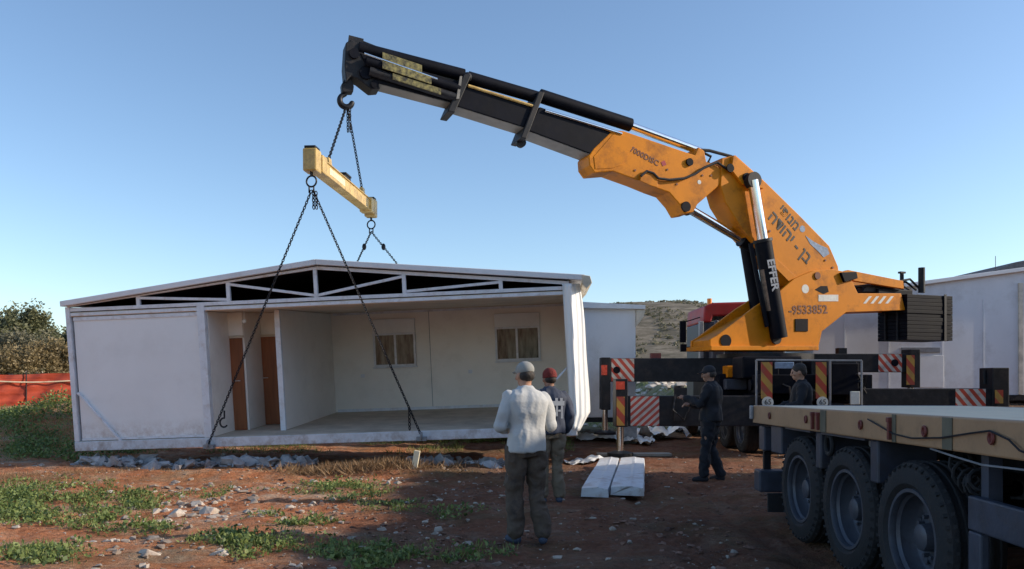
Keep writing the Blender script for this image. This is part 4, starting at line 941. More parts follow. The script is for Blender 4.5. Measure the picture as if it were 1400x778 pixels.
p = poly([(1101, 322), (1112, 330), (1121, 335), (1131, 339), (1134, 347), (1126, 352), (1119, 344), (1108, 334)], K2+.002); MB(CR).prism(p, NEAR*(K2+.001), NEAR*(K2+.006)).build('maker_sticker', 'bluesticker', mbm)
disc(1097, 313, .085, 'round_sticker', 'bluesticker', mbm, k=K2, th=.004, n=14)
lettering('הדוהי - ןב', .40, on_plate(1080, 325, -42, K2), 'ink', mbm, bold=.008, sx=1.0)
lettering('יפונמ', .34, on_plate(1079, 298, -43, K2), 'ink', mbm, bold=.006, sx=1.0)
# lift cylinder
def cyl(a, b_, mid, k, rr, rb, parent, nm, side=1):
    pa = Sx(*a, k); pb_ = Sx(*b_, k); kk = NEAR*k*side
    A = V((pa[0], kk, pa[1])); Bq = V((pb_[0], kk, pb_[1])); Mq = A.lerp(Bq, mid)
    o = MB(CR).tube(Mq, Bq, rb, n=24).build(nm, 'black', parent, smooth=True)
    MB(CR).tube(A, Mq, rr, n=20).build('rod', 'chrome', o, smooth=True)
    MB(CR).tube(Mq, Mq.lerp(Bq, .03), rb*1.12, n=24).build('gland', 'darksteel', o, smooth=True)
    MB(CR).tube(A+V((0, -.09, 0)), A+V((0, .09, 0)), rr*1.5, n=18).build('rod_eye', 'darksteel', o, smooth=True)
    return o, A, Bq, Mq
lc, A, Bq, Mq = cyl((1029, 247), (1065, 462), .37, .52, .13, .205, ct, 'lift_cylinder')
d = (Bq-A).normalized()
lc2 = MB(CR).tube(A.lerp(Bq, .40)+V((.37, 0, 0)), A.lerp(Bq, .93)+V((.30, 0, 0)), .055, n=12).build('oil_pipe', 'black', lc, smooth=True)
# lettering on the barrel
X_ = CR.to_3x3() @ d; cen = CR @ (A.lerp(Bq, .60)); Zv = ((CAMP-cen)-X_*(CAMP-cen).dot(X_)).normalized(); Yv = Zv.cross(X_); Zr = (Zv+Yv*.55).normalized(); Yr = Zr.cross(X_)
o_ = cen+Zr*.209
lettering('EFFER', .26, Matrix(((X_.x, Yr.x, Zr.x, o_.x), (X_.y, Yr.y, Zr.y, o_.y), (X_.z, Yr.z, Zr.z, o_.z), (0, 0, 0, 1))), 'inkwhite', lc, bold=.008, sx=1.15)
cen2 = CR @ (A.lerp(Bq, .70)); Zl = (Zv-Yv*.8).normalized(); Yl = Zl.cross(X_); o_ = cen2+Zl*.206
bx_ = MB(Matrix(((X_.x, Yl.x, Zl.x, o_.x), (X_.y, Yl.y, Zl.y, o_.y), (X_.z, Yl.z, Zl.z, o_.z), (0, 0, 0, 1)))); bx_.box((-.55, -.06, -.03), (.45, .06, .004)); bx_.build('warning_plate', mat('brown_plate', (.22, .15, .11), .6, var=.5, scale=10), lc)
for s_ in (-1,):
    pass
lc_, *_r = cyl((1026, 250), (1060, 462), .37, .27, .10, .15, ct, 'lift_cylinder', -1)
# jib (knuckle arm)
K3 = .30
jp = [(805, 213), (812, 203), (838, 178), (853, 179), (950, 212), (955, 201), (963, 206), (966, 221), (981, 227), (990, 236), (985, 252), (954, 279), (948, 290), (936, 292), (928, 278), (915, 263), (898, 257), (874, 247), (838, 234), (813, 236), (806, 226)]
jb = MB(CR).prism(poly(jp, K3), NEAR*K3, -NEAR*K3).build('jib', 'orange', ct, bevel=.02)
p = poly([(875, 247), (877, 238), (886, 232), (898, 238), (900, 257), (888, 253)], K3+.05); MB(CR).prism(p, NEAR*(K3+.001), NEAR*(K3+.05)).build('side_bracket', 'orange', jb, bevel=.01)
hp = [Sx(px, py, K3+.05) for px, py in ((876, 241), (884, 234), (893, 237), (900, 244), (915, 246), (935, 244), (950, 238), (963, 229), (980, 222), (995, 232))]
MB(CR).path([(a, NEAR*(K3+.06), b_) for a, b_ in hp], .03, 8).build('hydraulic_hose', 'rubber', jb, smooth=True)
hp = [Sx(px, py, .12) for px, py in ((950, 213), (958, 207), (972, 214), (968, 222), (975, 229), (990, 226))]
hp2 = [Sx(px, py, .1) for px, py in ((955, 205), (970, 206), (985, 210), (1000, 214))]
MB(CR).path([(a, NEAR*.12, b_) for a, b_ in hp], .035, 8).build('hydraulic_hose', 'rubber', jb, smooth=True); MB(CR).path([(a, NEAR*.1, b_) for a, b_ in hp2], .04, 8).build('hydraulic_hose', 'rubber', jb, smooth=True)
p = poly([(812, 214), (838, 184), (852, 184), (870, 192), (850, 226), (836, 230), (814, 231)], K3+.01); MB(CR).prism(p, NEAR*(K3+.001), NEAR*(K3+.011)).build('reinforcing_plate', 'orange', jb, bevel=.004)
for bx2, by2 in ((912, 232), (925, 252), (960, 240), (868, 233), (972, 240)):
    disc(bx2, by2, .026, 'bolt', 'inkfade', jb, k=K3, th=.016, n=8)
disc(942, 222, .09, 'pin', 'black', jb, k=K3, th=.05); disc(937, 283, .12, 'jib_cylinder_pin', 'black', jb, k=K3, th=.05); disc(956, 249, .05, 'round_sticker', 'sticker', jb, k=K3, th=.004)
lettering('7000DISC', .19, on_plate(881, 214, -20.5, K3), 'inkfade', jb, bold=.004); lettering('EB', .22, on_plate(848, 201, -20, K3), 'inkred', jb, bold=.004); lettering('◆', .16, on_plate(907, 224, -20, K3), 'inkred', jb)
jc, *_r = cyl((941, 285), (1040, 343), .72, .0, .105, .165, ct, 'jib_cylinder')
p = [Sx(px, py, .0) for px, py in ((1005, 316), (1020, 330))]
# telescopic sections
def section(a_t, a_b, b_t, b_b, k, name, m='black'):
    o = MB(CR).prism(poly([a_t, b_t, b_b, a_b], k), NEAR*k, -NEAR*k).build(name, m, ct, bevel=.015)
    # added pale bottom plate, its colour standing in for light bounced off the ground
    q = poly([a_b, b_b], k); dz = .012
    MB(CR).prism([(q[0][0], q[0][1]-.002), (q[1][0], q[1][1]-.002), (q[1][0], q[1][1]-dz-.002), (q[0][0], q[0][1]-dz-.002)], NEAR*(k-.03), -NEAR*(k-.03)).build('bounce_light_plate', 'under', o)
    return o
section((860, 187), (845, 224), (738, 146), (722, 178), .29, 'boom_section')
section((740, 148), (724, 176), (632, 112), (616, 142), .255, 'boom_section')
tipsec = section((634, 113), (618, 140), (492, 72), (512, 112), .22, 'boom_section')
def collar(t, b_, k, wpx=5, nm='collar'):
    return MB(CR).prism(poly([(t[0]-wpx, t[1]), (t[0]+wpx, t[1]+2), (b_[0]+wpx, b_[1]+2), (b_[0]-wpx, b_[1])], k), NEAR*k, -NEAR*k).build(nm, 'darksteel', ct, bevel=.02)
collar((741, 124), (716, 188), .32, 4); p = Sx(712, 195, .0); MB(CR).tube((p[0], -.05, p[1]), (p[0], .05, p[1]), .11, n=16).bar((p[0], 0, p[1]), (Sx(718, 180, 0)[0], 0, Sx(718, 180, 0)[1]), .08, .12, up=(0, 1, 0)).build('lifting_lug', 'darksteel', ct, smooth=True)
collar((640, 100), (617, 152), .31, 5); MB(CR).ball((Sx(641, 103, .3)[0], NEAR*.2, Sx(641, 103, .3)[1]), .10).build('roller', 'darksteel', ct, smooth=True)
# extension cylinders lying on top
def topcyl(a, b_, r, kk, m='black', nm='extension_cylinder'):
    pa = Sx(*a, kk); pb_ = Sx(*b_, kk); return MB(CR).tube((pa[0], NEAR*kk, pa[1]), (pb_[0], NEAR*kk, pb_[1]), r, n=18).build(nm, m, ct, smooth=True)
topcyl((862, 171), (738, 131), .15, .06); topcyl((862, 171), (738, 131), .13, -.16); topcyl((958, 207), (855, 169), .085, .05, 'chrome', 'extension_rod'); topcyl((958, 209), (855, 172), .06, -.15, 'chrome', 'extension_rod')
topcyl((737, 134), (640, 106), .13, .10); topcyl((737, 134), (640, 106), .10, -.12)
topcyl((850, 183), (745, 151), .035, .31, 'chrome', 'guide_tube'); topcyl((735, 147), (640, 117), .03, .28, 'gold', 'guide_tube')
topcyl((634, 103), (490, 66), .13, .12); topcyl((634, 106), (490, 68), .12, -.10); topcyl((628, 122), (500, 84), .10, .27); topcyl((622, 133), (505, 97), .09, .27, 'darksteel'); topcyl((595, 96), (488, 54), .022, -.1, 'darksteel', 'guide_tube'); topcyl((598, 108), (498, 73), .02, .36, 'chrome', 'guide_tube')
for a_, b_, hh, kk in (((523, 78), (577, 96), 7, .262), ((523, 88), (590, 110), 5, .40), ((537, 104), (603, 125), 4, .38)):
    p = poly([(a_[0], a_[1]-hh), (b_[0], b_[1]-hh), (b_[0], b_[1]+hh), (a_[0], a_[1]+hh)], kk); MB(CR).prism(p, NEAR*kk, NEAR*(kk-.03)).build('worn_lettering_plate', 'goldpatch', tipsec)
p = poly([(629, 104), (632, 104), (628, 135), (624, 135)], .36); MB(CR).prism(p, NEAR*.36, NEAR*.33).build('bolted_strip', 'under', ct)
# boom head, hook block
hd = [(473, 58), (480, 54), (492, 60), (500, 80), (512, 100), (520, 121), (508, 122), (490, 108), (480, 104), (473, 112), (471, 88)]
bh = MB(CR).prism(poly(hd, .2), NEAR*.2, -NEAR*.2).build('boom_head', 'darksteel', ct, bevel=.02)
disc(500, 100, .13, 'pin', 'black', bh, k=.2, th=.06); disc(484, 74, .10, 'pin', 'black', bh, k=.2, th=.05); disc(512, 116, .08, 'pin', 'black', bh, k=.2, th=.05)
MB(CR).bar((Sx(486, 60, 0)[0], 0, Sx(486, 60, 0)[1]), (Sx(487, 51, 0)[0], 0, Sx(487, 51, 0)[1]), .3, .04, up=(0, 1, 0)).build('antenna_bracket', 'darksteel', bh)
def P3(px, py, k=0.): a = Sx(px, py, abs(k)); return V((a[0], NEAR*k, a[1]))
hkY = 16.8
hk = MB(CR); hk.prism(poly([(474, 104), (481, 104), (484, 118), (483, 126), (468, 126), (467, 115)], .10), NEAR*.10, -NEAR*.10)
hk.path([P3(475, 100), P3(475, 108)], .08, 10)
hook = hk.build('hook_block', 'darksteel', bh, bevel=.02)
c0 = P3(473, 138); hh = MB(CR); pth = []
for i in range(22):
    a = R(95-i*13.2*-1) if False else R(100+i*12.6); pth.append(c0+V((-math.cos(a)*.125, 0, math.sin(a)*.125)))
pth = [c0+V((0, 0, .22))]+pth
hh.path(pth, [.035, .045]+[.05+.012*math.sin(i/21*PI) for i in range(20)]+[.03], 10); hh.build('hook', 'chain', bh, smooth=True)
# counterweight
cwa, cwb = -5.72, -4.11; z0_, z1_ = 2.66, 3.86
b = MB(CR); nn = 12
for i in range(nn):
    e = random.uniform(-.015, .015); za = z0_+(z1_-z0_)*i/nn; zz = z0_+(z1_-z0_)*(i+1)/nn-.005; b.box((cwa+e, -.49+e, za), (cwb+e, .49+e, zz))
b.build('counterweight', 'black', ct, bevel=.008)
MB(CR).box((cwa+.25, NEAR*.5 if NEAR < 0 else .5, z0_-.02), (cwa+.33, (NEAR*.5 if NEAR < 0 else .5)+.02, z1_+.03)).tube((cwb+.03, NEAR*.2, z0_), (cwb+.03, NEAR*.2, z1_+.06), .03).tube((cwb+.03, -NEAR*.2, z0_), (cwb+.03, -NEAR*.2, z1_+.06), .03).build('tie_rod', 'darksteel', ct)
MB(CR).box((-4.5, -.32, z1_-.05), (-3.3, .32, z1_+.13)).build('winch_frame', 'black', ct, bevel=.03)
p = Sx(1260, 395, .3); q = Sx(1260, 366, .3); MB(CR).tube((p[0], NEAR*.3, p[1]-.1), (p[0], NEAR*.3, q[1]), .085, n=14).build('exhaust_pipe', 'darksteel', ct, smooth=True)
p = Sx(1233, 395, .1); q = Sx(1233, 374, .1); MB(CR).tube((p[0], NEAR*.1, p[1]-.1), (p[0], NEAR*.1, q[1]), .05, n=12).box((p[0]-.09, NEAR*.1-.05, q[1]), (p[0]+.09, NEAR*.1+.05, q[1]+.05)).build('filler_pipe', 'darksteel', ct, bevel=.005)
hb = MB(CR)
for i, k in enumerate((.25, .12, -.05, -.2)):
    pa, pb_, pc, pd = Sx(1165, 392, .2), Sx(1200, 390+i*2, .2), Sx(1242, 382+i*3, .2), Sx(1256, 396, .2)
    hb.path([(pa[0], NEAR*k, pa[1]), (pb_[0], NEAR*k, pb_[1]), (pc[0], NEAR*k, pc[1]), (pd[0], NEAR*k, pd[1])], .03, 6)
hb.build('hose_bundle', 'rubber', ct, smooth=True)
p = Sx(1150, 388, .0); q = Sx(1232, 398, 0); MB(CR).prism(poly([(1185, 388), (1232, 392), (1232, 401), (1178, 400)], .25), NEAR*.25, -NEAR*.25).build('slew_motor', 'darksteel', ct, bevel=.03)

# ------------------------------------------------------------------ spreader beam and chains
S0 = at(425, 219, 13.85); S1 = at(508, 286, 18.2)
sd3 = (S1-S0).normalized(); sx3 = sd3.cross(V((0, 0, 1))).normalized(); sz3 = sx3.cross(sd3)
SM = Matrix(((sx3.x, sd3.x, sz3.x, S0.x), (sx3.y, sd3.y, sz3.y, S0.y), (sx3.z, sd3.z, sz3.z, S0.z), (0, 0, 0, 1))); SL = (S1-S0).length
sp = empty('spreader_beam', 'dull yellow steel spreader beam hanging level below the crane hook', 'spreader beam', SM)
MB(SM).box((-.09, .1, -.11), (.09, SL-.1, .11)).box((-.115, .1, .112), (.115, SL-.1, .13)).box((-.115, .1, -.13), (.115, SL-.1, -.112)).build('beam', 'gold', sp, bevel=.006)
for y0, y1 in ((-.08, .22), (SL-.2, SL+.06)):
    e_ = MB(SM).box((-.125, y0, -.20), (.125, y1, .20)).build('end_collar', 'gold', sp, bevel=.03)
    MB(SM).box((-.10, y0+.02, .20), (.10, y1-.02, .245)).build('cap', 'darksteel', e_, bevel=.01)
MB(SM).box((-.14, .24, -.16), (.14, .52, .16)).build('sleeve', 'gold', sp, bevel=.02)
MB(SM).box((-.14, SL-.55, -.16), (.14, SL-.28, .16)).build('sleeve', 'gold', sp, bevel=.02)
MB(SM).box((-.08, SL*.48-.22, .131), (.08, SL*.48+.22, .21)).box((-.10, SL*.48-.2, .21), (.10, SL*.48+.2, .25)).build('centre_pad', 'darksteel', sp, bevel=.01)
lug_y = []
for px, py in ((449, 214), (495, 255)):
    p = hit(SM, px, py, 0, 0); lug_y.append(p.y); MB(SM).prism([(-.05, .13), (.05, .13), (.035, .30), (-.035, .30)], p.y-.09, p.y+.09).build('lug', 'gold', sp, bevel=.01)
MB(SM).box((.091, .8, -.05), (.094, SL*.42, .07)).build('pale_strip', mat('pale_worn_patch', (.72, .62, .38), .5, var=.2, scale=12), sp)
def links(b, p, q, ln=.075, r=.0095, wfac=1.0):
    p, q = V(p), V(q); n_ = max(2, int((q-p).length/(ln*.78))); d = (q-p).normalized(); a = d.orthogonal().normalized(); c = d.cross(a)
    for i in range(n_):
        m_ = p.lerp(q, (i+.5)/n_); m_ = m_-V((0, 0, 0.0)); ax = a if i % 2 else c
        b.torus(m_, ax, ln*.30*wfac, r, 10, 5, sx=1.75, upv=d)
def chain(label, p, q, parent_name='chain', extra=None, **kw):
    b = MB(); links(b, p, q, **kw)
    if extra: extra(b)
    return tag(b.build('lifting_chain', 'chain', smooth=True, loc=V(p)), label, 'chain', 'chains of the lifting sling')
hookp = CR @ (c0+V((0, 0, -.13)))
l1 = SM @ V((0, lug_y[0], .27)); l2 = SM @ V((0, lug_y[1], .27))
def hangers(b, p, n=2, ln=.4, dx=.05):
    for i in range(n): links(b, V(p)+V((dx*(i+.6), 0, -.02)), V(p)+V((dx*(i+.8), 0, -ln)))
chain('upper chain from the crane hook down to the near end of the yellow beam', hookp, l1, ln=.085, r=.010)
chain('upper chain from the crane hook down to the far end of the yellow beam', hookp+V((.03, .03, 0)), l2, ln=.08, r=.0095, extra=lambda b: (hangers(b, hookp, 2, .5)))
def ring_drop(y_, label):
    b0 = SM @ V((0, y_, -.20)); rr = b0+V((0, 0, -.16)); b = MB(); b.torus(rr, V((0.25, 1, 0)), .095, .016, 20, 8, upv=(0, 0, 1)); b.torus(b0+V((0, 0, -.02)), V((1, 0, 0)), .045, .018, 12, 6, upv=(0, 0, 1))
    b.torus(rr+V((.04, 0, -.14)), V((1, .2, 0)), .03, .014, 12, 6, sx=1.8, upv=(0, 0, 1)); b.torus(rr+V((-.04, 0, -.14)), V((1, .2, 0)), .03, .014, 12, 6, sx=1.8, upv=(0, 0, 1))
    tag(b.build('lifting_ring', 'chain', smooth=True, loc=b0), label, 'ring', 'rings under the yellow beam'); return rr+V((0, 0, -.16))
r1 = ring_drop(.03, 'steel ring under the near end of the yellow beam with two long chains')
r2 = ring_drop(SL-.04, 'steel ring under the far end of the yellow beam above the roof')
pL = B @ V((U(290, 603)[0], -.15, .06)); pR = B @ V((U(578, 590)[0], -.15, .08))
def grab(p, d_, r=.07):
    def f(b):
        c = V(p); pts = []
        for i in range(14):
            a = R(80+i*19); pts.append(c+V((math.cos(a)*r, 0, math.sin(a)*r*1.2)))
        b.path([c+V((0.01, 0, .22)), c+V((0.01, 0, .1))]+pts, .016, 6)
    return f
t1 = r1.lerp(pL, .885); t2 = r1.lerp(pR, .90)
chain('long front chain slanting left down to the base beam beside the open doorway', r1, pL, ln=.064, r=.0085, extra=lambda b: (grab(t1+V((.08, -.02, -.12)), 0)(b), hangers(b, r1, 2, .32, .05)))
chain('long front chain slanting right across the open room down to the base beam', r1+V((.03, 0, 0)), pR, ln=.064, r=.0085, extra=lambda b: (hangers(b, t2+V((-.06, 0, .1)), 1, .42)))
bk = []
for uu in (U(290, 603)[0], U(578, 590)[0]): bk.append(B @ V((uu, D_+.02, .06)))
q1 = at(489, 357, 19.0); q2 = at(540, 357, 19.0)
for qq, end, lab in ((q1, bk[0], 'short looking chain dropping left behind the roof from the far ring'), (q2, bk[1], 'short looking chain dropping right behind the roof from the far ring')):
    # outside the back wall, past the roof edge
    e_ = V((qq.x, 19.62, qq.z)); e_ = r2+(V((qq.x, qq.y, qq.z))-r2)*1.12
    chain(lab, r2, e_, ln=.064, r=.0085, extra=lambda b, e_=e_, end=end: (links(b, e_, V((end.x, end.y+.25, end.z)), ln=.08, r=.011), b.ball(r2.lerp(e_, .45), (.05, .04, .08))))
for p, s_ in ((pL, 'left'), (pR, 'right')):
    b = MB(); b.torus(p+V((0, -.02, .0)), V((1, 0, 0)), .06, .02, 14, 6, upv=(0, 0, 1)); b.box(p+V((-.09, -.03, -.09)), p+V((.09, .10, -.02)))
    tag(b.build('shackle', 'greypanel', smooth=False, loc=p), 'steel shackle clamping the %s front chain to the base beam' % s_, 'shackle', 'shackles on the base beam')

# ------------------------------------------------------------------ loose things on the ground
q0 = floor_at(836, 683); pa_ = V((.93, 10.75, 0)); dr_ = V((.17, 1, 0)).normalized(); sd_v = V((1, -.17, 0)).normalized()
for i, (off, ww, z0, lab) in enumerate(((.0, .37, .0, 'left one of the two long white insulated panels lying on the ground'), (.39, .45, .0, 'right one of the two long white insulated panels lying on the ground'))):
    b = MB(); a_ = pa_+sd_v*off; L = 4.3-.15*i; n_ = 24; a_ = a_+dr_*.12*i; vs_ = []
    for j in range(n_+1):
        t = j/n_; base = a_+dr_*L*t
        for (s_, zz) in ((0, 0), (ww, 0), (ww-.01, .11), (ww*.66, .115), (ww*.6, .122), (ww*.5, .115), (.01, .11)):
            p = base+sd_v*(s_+.010*noise.noise(V((t*30, s_*8, i))))-dr_*(.05*noise.noise(V((s_*20, i*5, 1))) if j == 0 else 0); vs_.append((p.x, p.y, .03+zz+.012*math.sin(t*6+s_*9)+i*.015+.008*noise.noise(V((t*25, s_*12, i+4)))))
    m7 = 7; b.add(vs_, [(j*m7+k, j*m7+(k+1) % m7, (j+1)*m7+(k+1) % m7, (j+1)*m7+k) for j in range(n_) for k in range(m7)]+[tuple(range(m7-1, -1, -1)), tuple(range(n_*m7, n_*m7+m7))])
    pn = b.build('insulated_panel', 'panel_dirty', loc=a_); recalc(pn); tag(pn, lab, 'panel', 'insulated panels lying on the ground')
def sheet(label, px, py, wx, wy, hh, seed, rot=0.):
    q = floor_at(px, py); b = MB(); n_ = 26; vs_ = []
    for j in range(n_+1):
        for i in range(n_+1):
            a, c = i/n_-.5, j/n_-.5; e = V((a*3, c*2.5, seed)); r_ = 1+.35*noise.noise(V((math.atan2(c, a)*1.3, seed, 0)))
            X = (a*math.cos(rot)-c*math.sin(rot))*wx*r_; Yy = (a*math.sin(rot)+c*math.cos(rot))*wy*r_
            zz = gh(q.x+X, q.y+Yy)+.02+hh*max(0, .25+abs(noise.noise(e*1.3))*1.5-.2*(abs(a)+abs(c)))+hh*.3*abs(noise.noise(e*4))
            vs_.append((q.x+X, q.y+Yy, zz))
    b.add(vs_, [(j*(n_+1)+i, j*(n_+1)+i+1, (j+1)*(n_+1)+i+1, (j+1)*(n_+1)+i) for j in range(n_) for i in range(n_)])
    return tag(b.build('plastic_sheet', 'plastic', smooth=True, loc=q), label, 'sheet', 'white sheets lying on the ground')
sheet('flat crumpled white sheet on the ground left of the near outrigger leg', 822, 600, 1.3, 2.6, .15, 3.3)
sheet('largest crumpled heap of white sheeting right of the near outrigger leg', 893, 598, 1.5, 2.4, .38, 8.1, .3)
sheet('torn white sheet lying just behind the near outrigger leg', 868, 606, .8, 1.6, .16, 5.2, -.4)
sheet('white sheet scrap near the dark clothed man by the truck', 938, 590, 1.0, 2.0, .3, 6.6, .2)
sheet('grey white dusty sheet scrap on the ground behind the two standing men', 800, 628, .7, .6, .06, 9.9, .2)
q = floor_at(565, 650); b = MB(); b.bar((q.x, q.y, gh(q.x, q.y)-.1), (q.x+.07, q.y, gh(q.x, q.y)+.30), .10, .07, up=(0, 1, 0)); tag(b.build('stake', 'stake', bevel=.01, loc=q), 'short pale wooden stake sticking out of the red earth', 'stake')
# plank under the near foot
b = MB(); b.box((x(815, 16.9), 16.6, gh(1.9, 16.9)+.0), (x(915, 16.9), 16.9, gh(1.9, 16.9)+.06)); tag(b.build('plank', 'under', bevel=.01, loc=V((2, 16.8, 0))), 'long grey plank lying on the ground by the near outrigger foot', 'plank')

# ------------------------------------------------------------------ people
def blob(parts, voxel=.014, smooth_it=6, wr=0., wscale=6., seed=0, stretchz=.45):
    "parts: callables that add closed solids to an MB; returns vertex list and faces of their union"
    b = MB()
    for f in parts: f(b)
    me = bpy.data.meshes.new('tmp'); me.from_pydata([tuple(p) for p in b.v], [], b.f)
    bm = bmesh.new(); bm.from_mesh(me); bmesh.ops.recalc_face_normals(bm, faces=bm.faces); bm.to_mesh(me); bm.free()
    o = bpy.data.objects.new('tmp', me); COL.objects.link(o)
    m_ = o.modifiers.new('r', 'REMESH'); m_.mode = 'VOXEL'; m_.voxel_size = voxel; m_.adaptivity = 0
    s_ = o.modifiers.new('s', 'SMOOTH'); s_.iterations = smooth_it; s_.factor = .5
    dg = bpy.context.evaluated_depsgraph_get(); ev = bpy.data.meshes.new_from_object(o.evaluated_get(dg))
    bpy.data.objects.remove(o); bpy.data.meshes.remove(me)
    if wr:
        ns = [v_.normal.copy() for v_ in ev.vertices]
        for v_, n_ in zip(ev.vertices, ns):
            p = v_.co; e = V((p.x*wscale, p.y*wscale, p.z*wscale*stretchz+seed+.7*noise.noise(p*3)))
            f = noise.noise(e); f2 = 1-abs(noise.noise(e*1.7+V((3, 1, 9))))*2
            v_.co = p+n_*wr*(f*.8+f2*.5)
    ev.polygons.foreach_set('use_smooth', [True]*len(ev.polygons))
    return ev
def put(me, name, m, parent):
    me.materials.clear(); me.materials.append(M[m]); me.name = name
    o = bpy.data.objects.new(name, me); COL.objects.link(o); o.parent = parent; WM[o.name] = WM[parent.name].copy(); return o
def tap(pts, rs, n=16, flat=1.0):
    "rounded tapered tube through joints"
    def f(b):
        P = [V(p) for p in pts]
        b.path(P, list(rs), n)
        for p, r in zip(P, rs): b.ball(p, r*.995, n, 10)
    return f
def loft(rings, n=24):
    "rings: (x, y, z, rx, ry, yaw)"
    def f(b):
        vs_ = []
        for (x_, y_, z_, rx, ry, yw) in rings:
            for i in range(n):
                t = 2*PI*i/n; c_, s_ = math.cos(t), math.sin(t)
                ex = math.copysign(abs(c_)**.85, c_)*rx; ey = math.copysign(abs(s_)**.85, s_)*ry
                vs_.append((x_+ex*math.cos(yw)-ey*math.sin(yw), y_+ex*math.sin(yw)+ey*math.cos(yw), z_))
        k = len(rings); b.add(vs_, [(j*n+i, j*n+(i+1) % n, (j+1)*n+(i+1) % n, (j+1)*n+i) for j in range(k-1) for i in range(n)]+[tuple(range(n-1, -1, -1)), tuple(range((k-1)*n, k*n))])
    return f
def person(label, loc, yaw, hgt, P, tops, legs_m, skin, hat, shoes='shoe', headyaw=0., headtilt=0., fat=1.0, hem=.96, baggy=1.0):
    """P: joints in metres for a 1.80 m figure, facing +y, x to its right; keys el_l/el_r, ha_l/ha_r, kn_*, an_*"""
    s_ = hgt/1.80; Mx = T(loc[0], loc[1], loc[2], yaw) @ Matrix.Diagonal((s_, s_, s_, 1))
    Mx0 = T(loc[0], loc[1], loc[2], yaw)
    o = empty('person', label, 'person', Mx0)
    sc3 = lambda me: (me.transform(Matrix.Diagonal((s_, s_, s_, 1))), me)[1]
    shl, shr = V((-.180, 0, 1.425)), V((.180, 0, 1.425)); hl, hr = V((-.10, 0, .93)), V((.10, 0, .93))
    hd = V((0, .035, 1.66)) + V(P.get('head', (0, 0, 0)))
    Rh = Euler((R(-headtilt), 0, R(headyaw))).to_matrix()
    def head(b):
        b.ball(hd, (.076, .096, .118), 20, 14, Rh); b.ball(hd+Rh @ V((0, -.012, .028)), (.080, .098, .092), 20, 14, Rh)      # skull
        b.ball(hd+Rh @ V((0, .045, -.065)), (.052, .052, .05), 14, 10, Rh)                                                   # jaw, chin
        b.ball(hd+Rh @ V((0, .10, -.012)), (.016, .022, .028), 10, 8, Rh); b.ball(hd+Rh @ V((0, .108, -.022)), (.018, .016, .013), 10, 8, Rh)
        b.ball(hd+Rh @ V((0, .085, .028)), (.055, .016, .012), 12, 8, Rh)                                                    # brow
        b.ball(hd+Rh @ V((0, .092, -.058)), (.026, .012, .008), 10, 8, Rh)                                                   # lips
        for e in (-1, 1):
            b.ball(hd+Rh @ V((e*.080, -.004, -.008)), (.010, .022, .034), 10, 8, Rh); b.ball(hd+Rh @ V((e*.045, .07, -.02)), (.024, .022, .024), 10, 8, Rh)
    parts = [head, tap([(0, -.005, 1.44), (0, .01, 1.52), hd+V((0, -.02, -.07))], (.068, .058, .06))]
    tors = [(0, 0, .90, .155*fat, .115*fat, 0), (0, 0, 1.0, .16*fat, .118*fat, 0), (0, 0, 1.12, .150*fat, .115*fat, 0), (0, -.005, 1.28, .165*fat, .125, 0), (0, -.008, 1.40, .175*fat, .12, 0), (0, -.005, 1.48, .13*fat, .09, 0), (0, 0, 1.52, .07, .06, 0)]
    parts.append(loft(tors)); ft = {}
    for sd, sh, hp in (('l', shl, hl), ('r', shr, hr)):
        el, ha, kn, an = V(P['el_'+sd]), V(P['ha_'+sd]), V(P['kn_'+sd]), V(P['an_'+sd])
        parts.append(tap([sh, sh.lerp(el, .5), el, el.lerp(ha, .4), ha], (.058, .05, .042, .042, .028)))
        parts.append(tap([hp, hp.lerp(kn, .5), kn, kn.lerp(an, .35), an], (.095, .082, .06, .06, .042)))
        fa = R(P.get('fy_'+sd, 0)); fd = V((-math.sin(fa), math.cos(fa), 0)); ft[sd] = fd
        parts.append(tap([an+V((0, 0, -.02)), an+fd*.08+V((0, 0, -.045))], (.038, .03)))
        # hand: palm, four fingers, thumb
        fdir = (ha-el).normalized(); up = V(P.get('hup_'+sd, (0, 0, 1))); sv = fdir.cross(up).normalized(); pn = sv.cross(fdir)
        pc = ha+fdir*.05
        parts.append(tap([ha, pc, ha+fdir*.085], (.026, .031, .030)))
        for k, (o_, L) in enumerate(((-.030, .066), (-.010, .078), (.010, .074), (.029, .058))):
            base = ha+fdir*.085+sv*o_; p1 = base+fdir*L*.45-pn*.008; p2 = p1+(fdir*.7-pn*.7).normalized()*L*.32; p3 = p2+(fdir*.3-pn*.95).normalized()*L*.25
            parts.append(tap([base-fdir*.03, p1, p2, p3], (.0105, .0098, .0088, .0075), 8))
        tb0 = ha+fdir*.03-sv*.022; parts.append(tap([tb0, tb0-sv*.028+fdir*.022-pn*.01, tb0-sv*.034+fdir*.05-pn*.02], (.014, .011, .009), 8))
    body = put(sc3(blob(parts, .0085, 2)), 'body', skin, o)
    eyes = MB()
    for e in (-1, 1): eyes.ball(hd+Rh @ V((e*.031, .083, .008)), .0125, 10, 8)
    me = bpy.data.meshes.new('eyes'); me.from_pydata([tuple(p*s_) for p in eyes.v], [], eyes.f); put(me, 'eyes', 'ink', o)
    # trousers
    bg = baggy; tp_ = [loft([(0, 0, .86, .165*fat, .135*fat, 0), (0, 0, .93, .172*fat, .138*fat, 0), (0, 0, 1.01, .165*fat, .128*fat, 0)])]
    for sd, hp in (('l', hl), ('r', hr)):
        kn, an = V(P['kn_'+sd]), V(P['an_'+sd])
        tp_.append(tap([hp, hp.lerp(kn, .35), hp.lerp(kn, .8), kn, kn.lerp(an, .5), an+V((0, 0, .03))], (.110*fat, .098*bg*fat, .078*bg, .074*bg, .072*bg, .074*bg)))
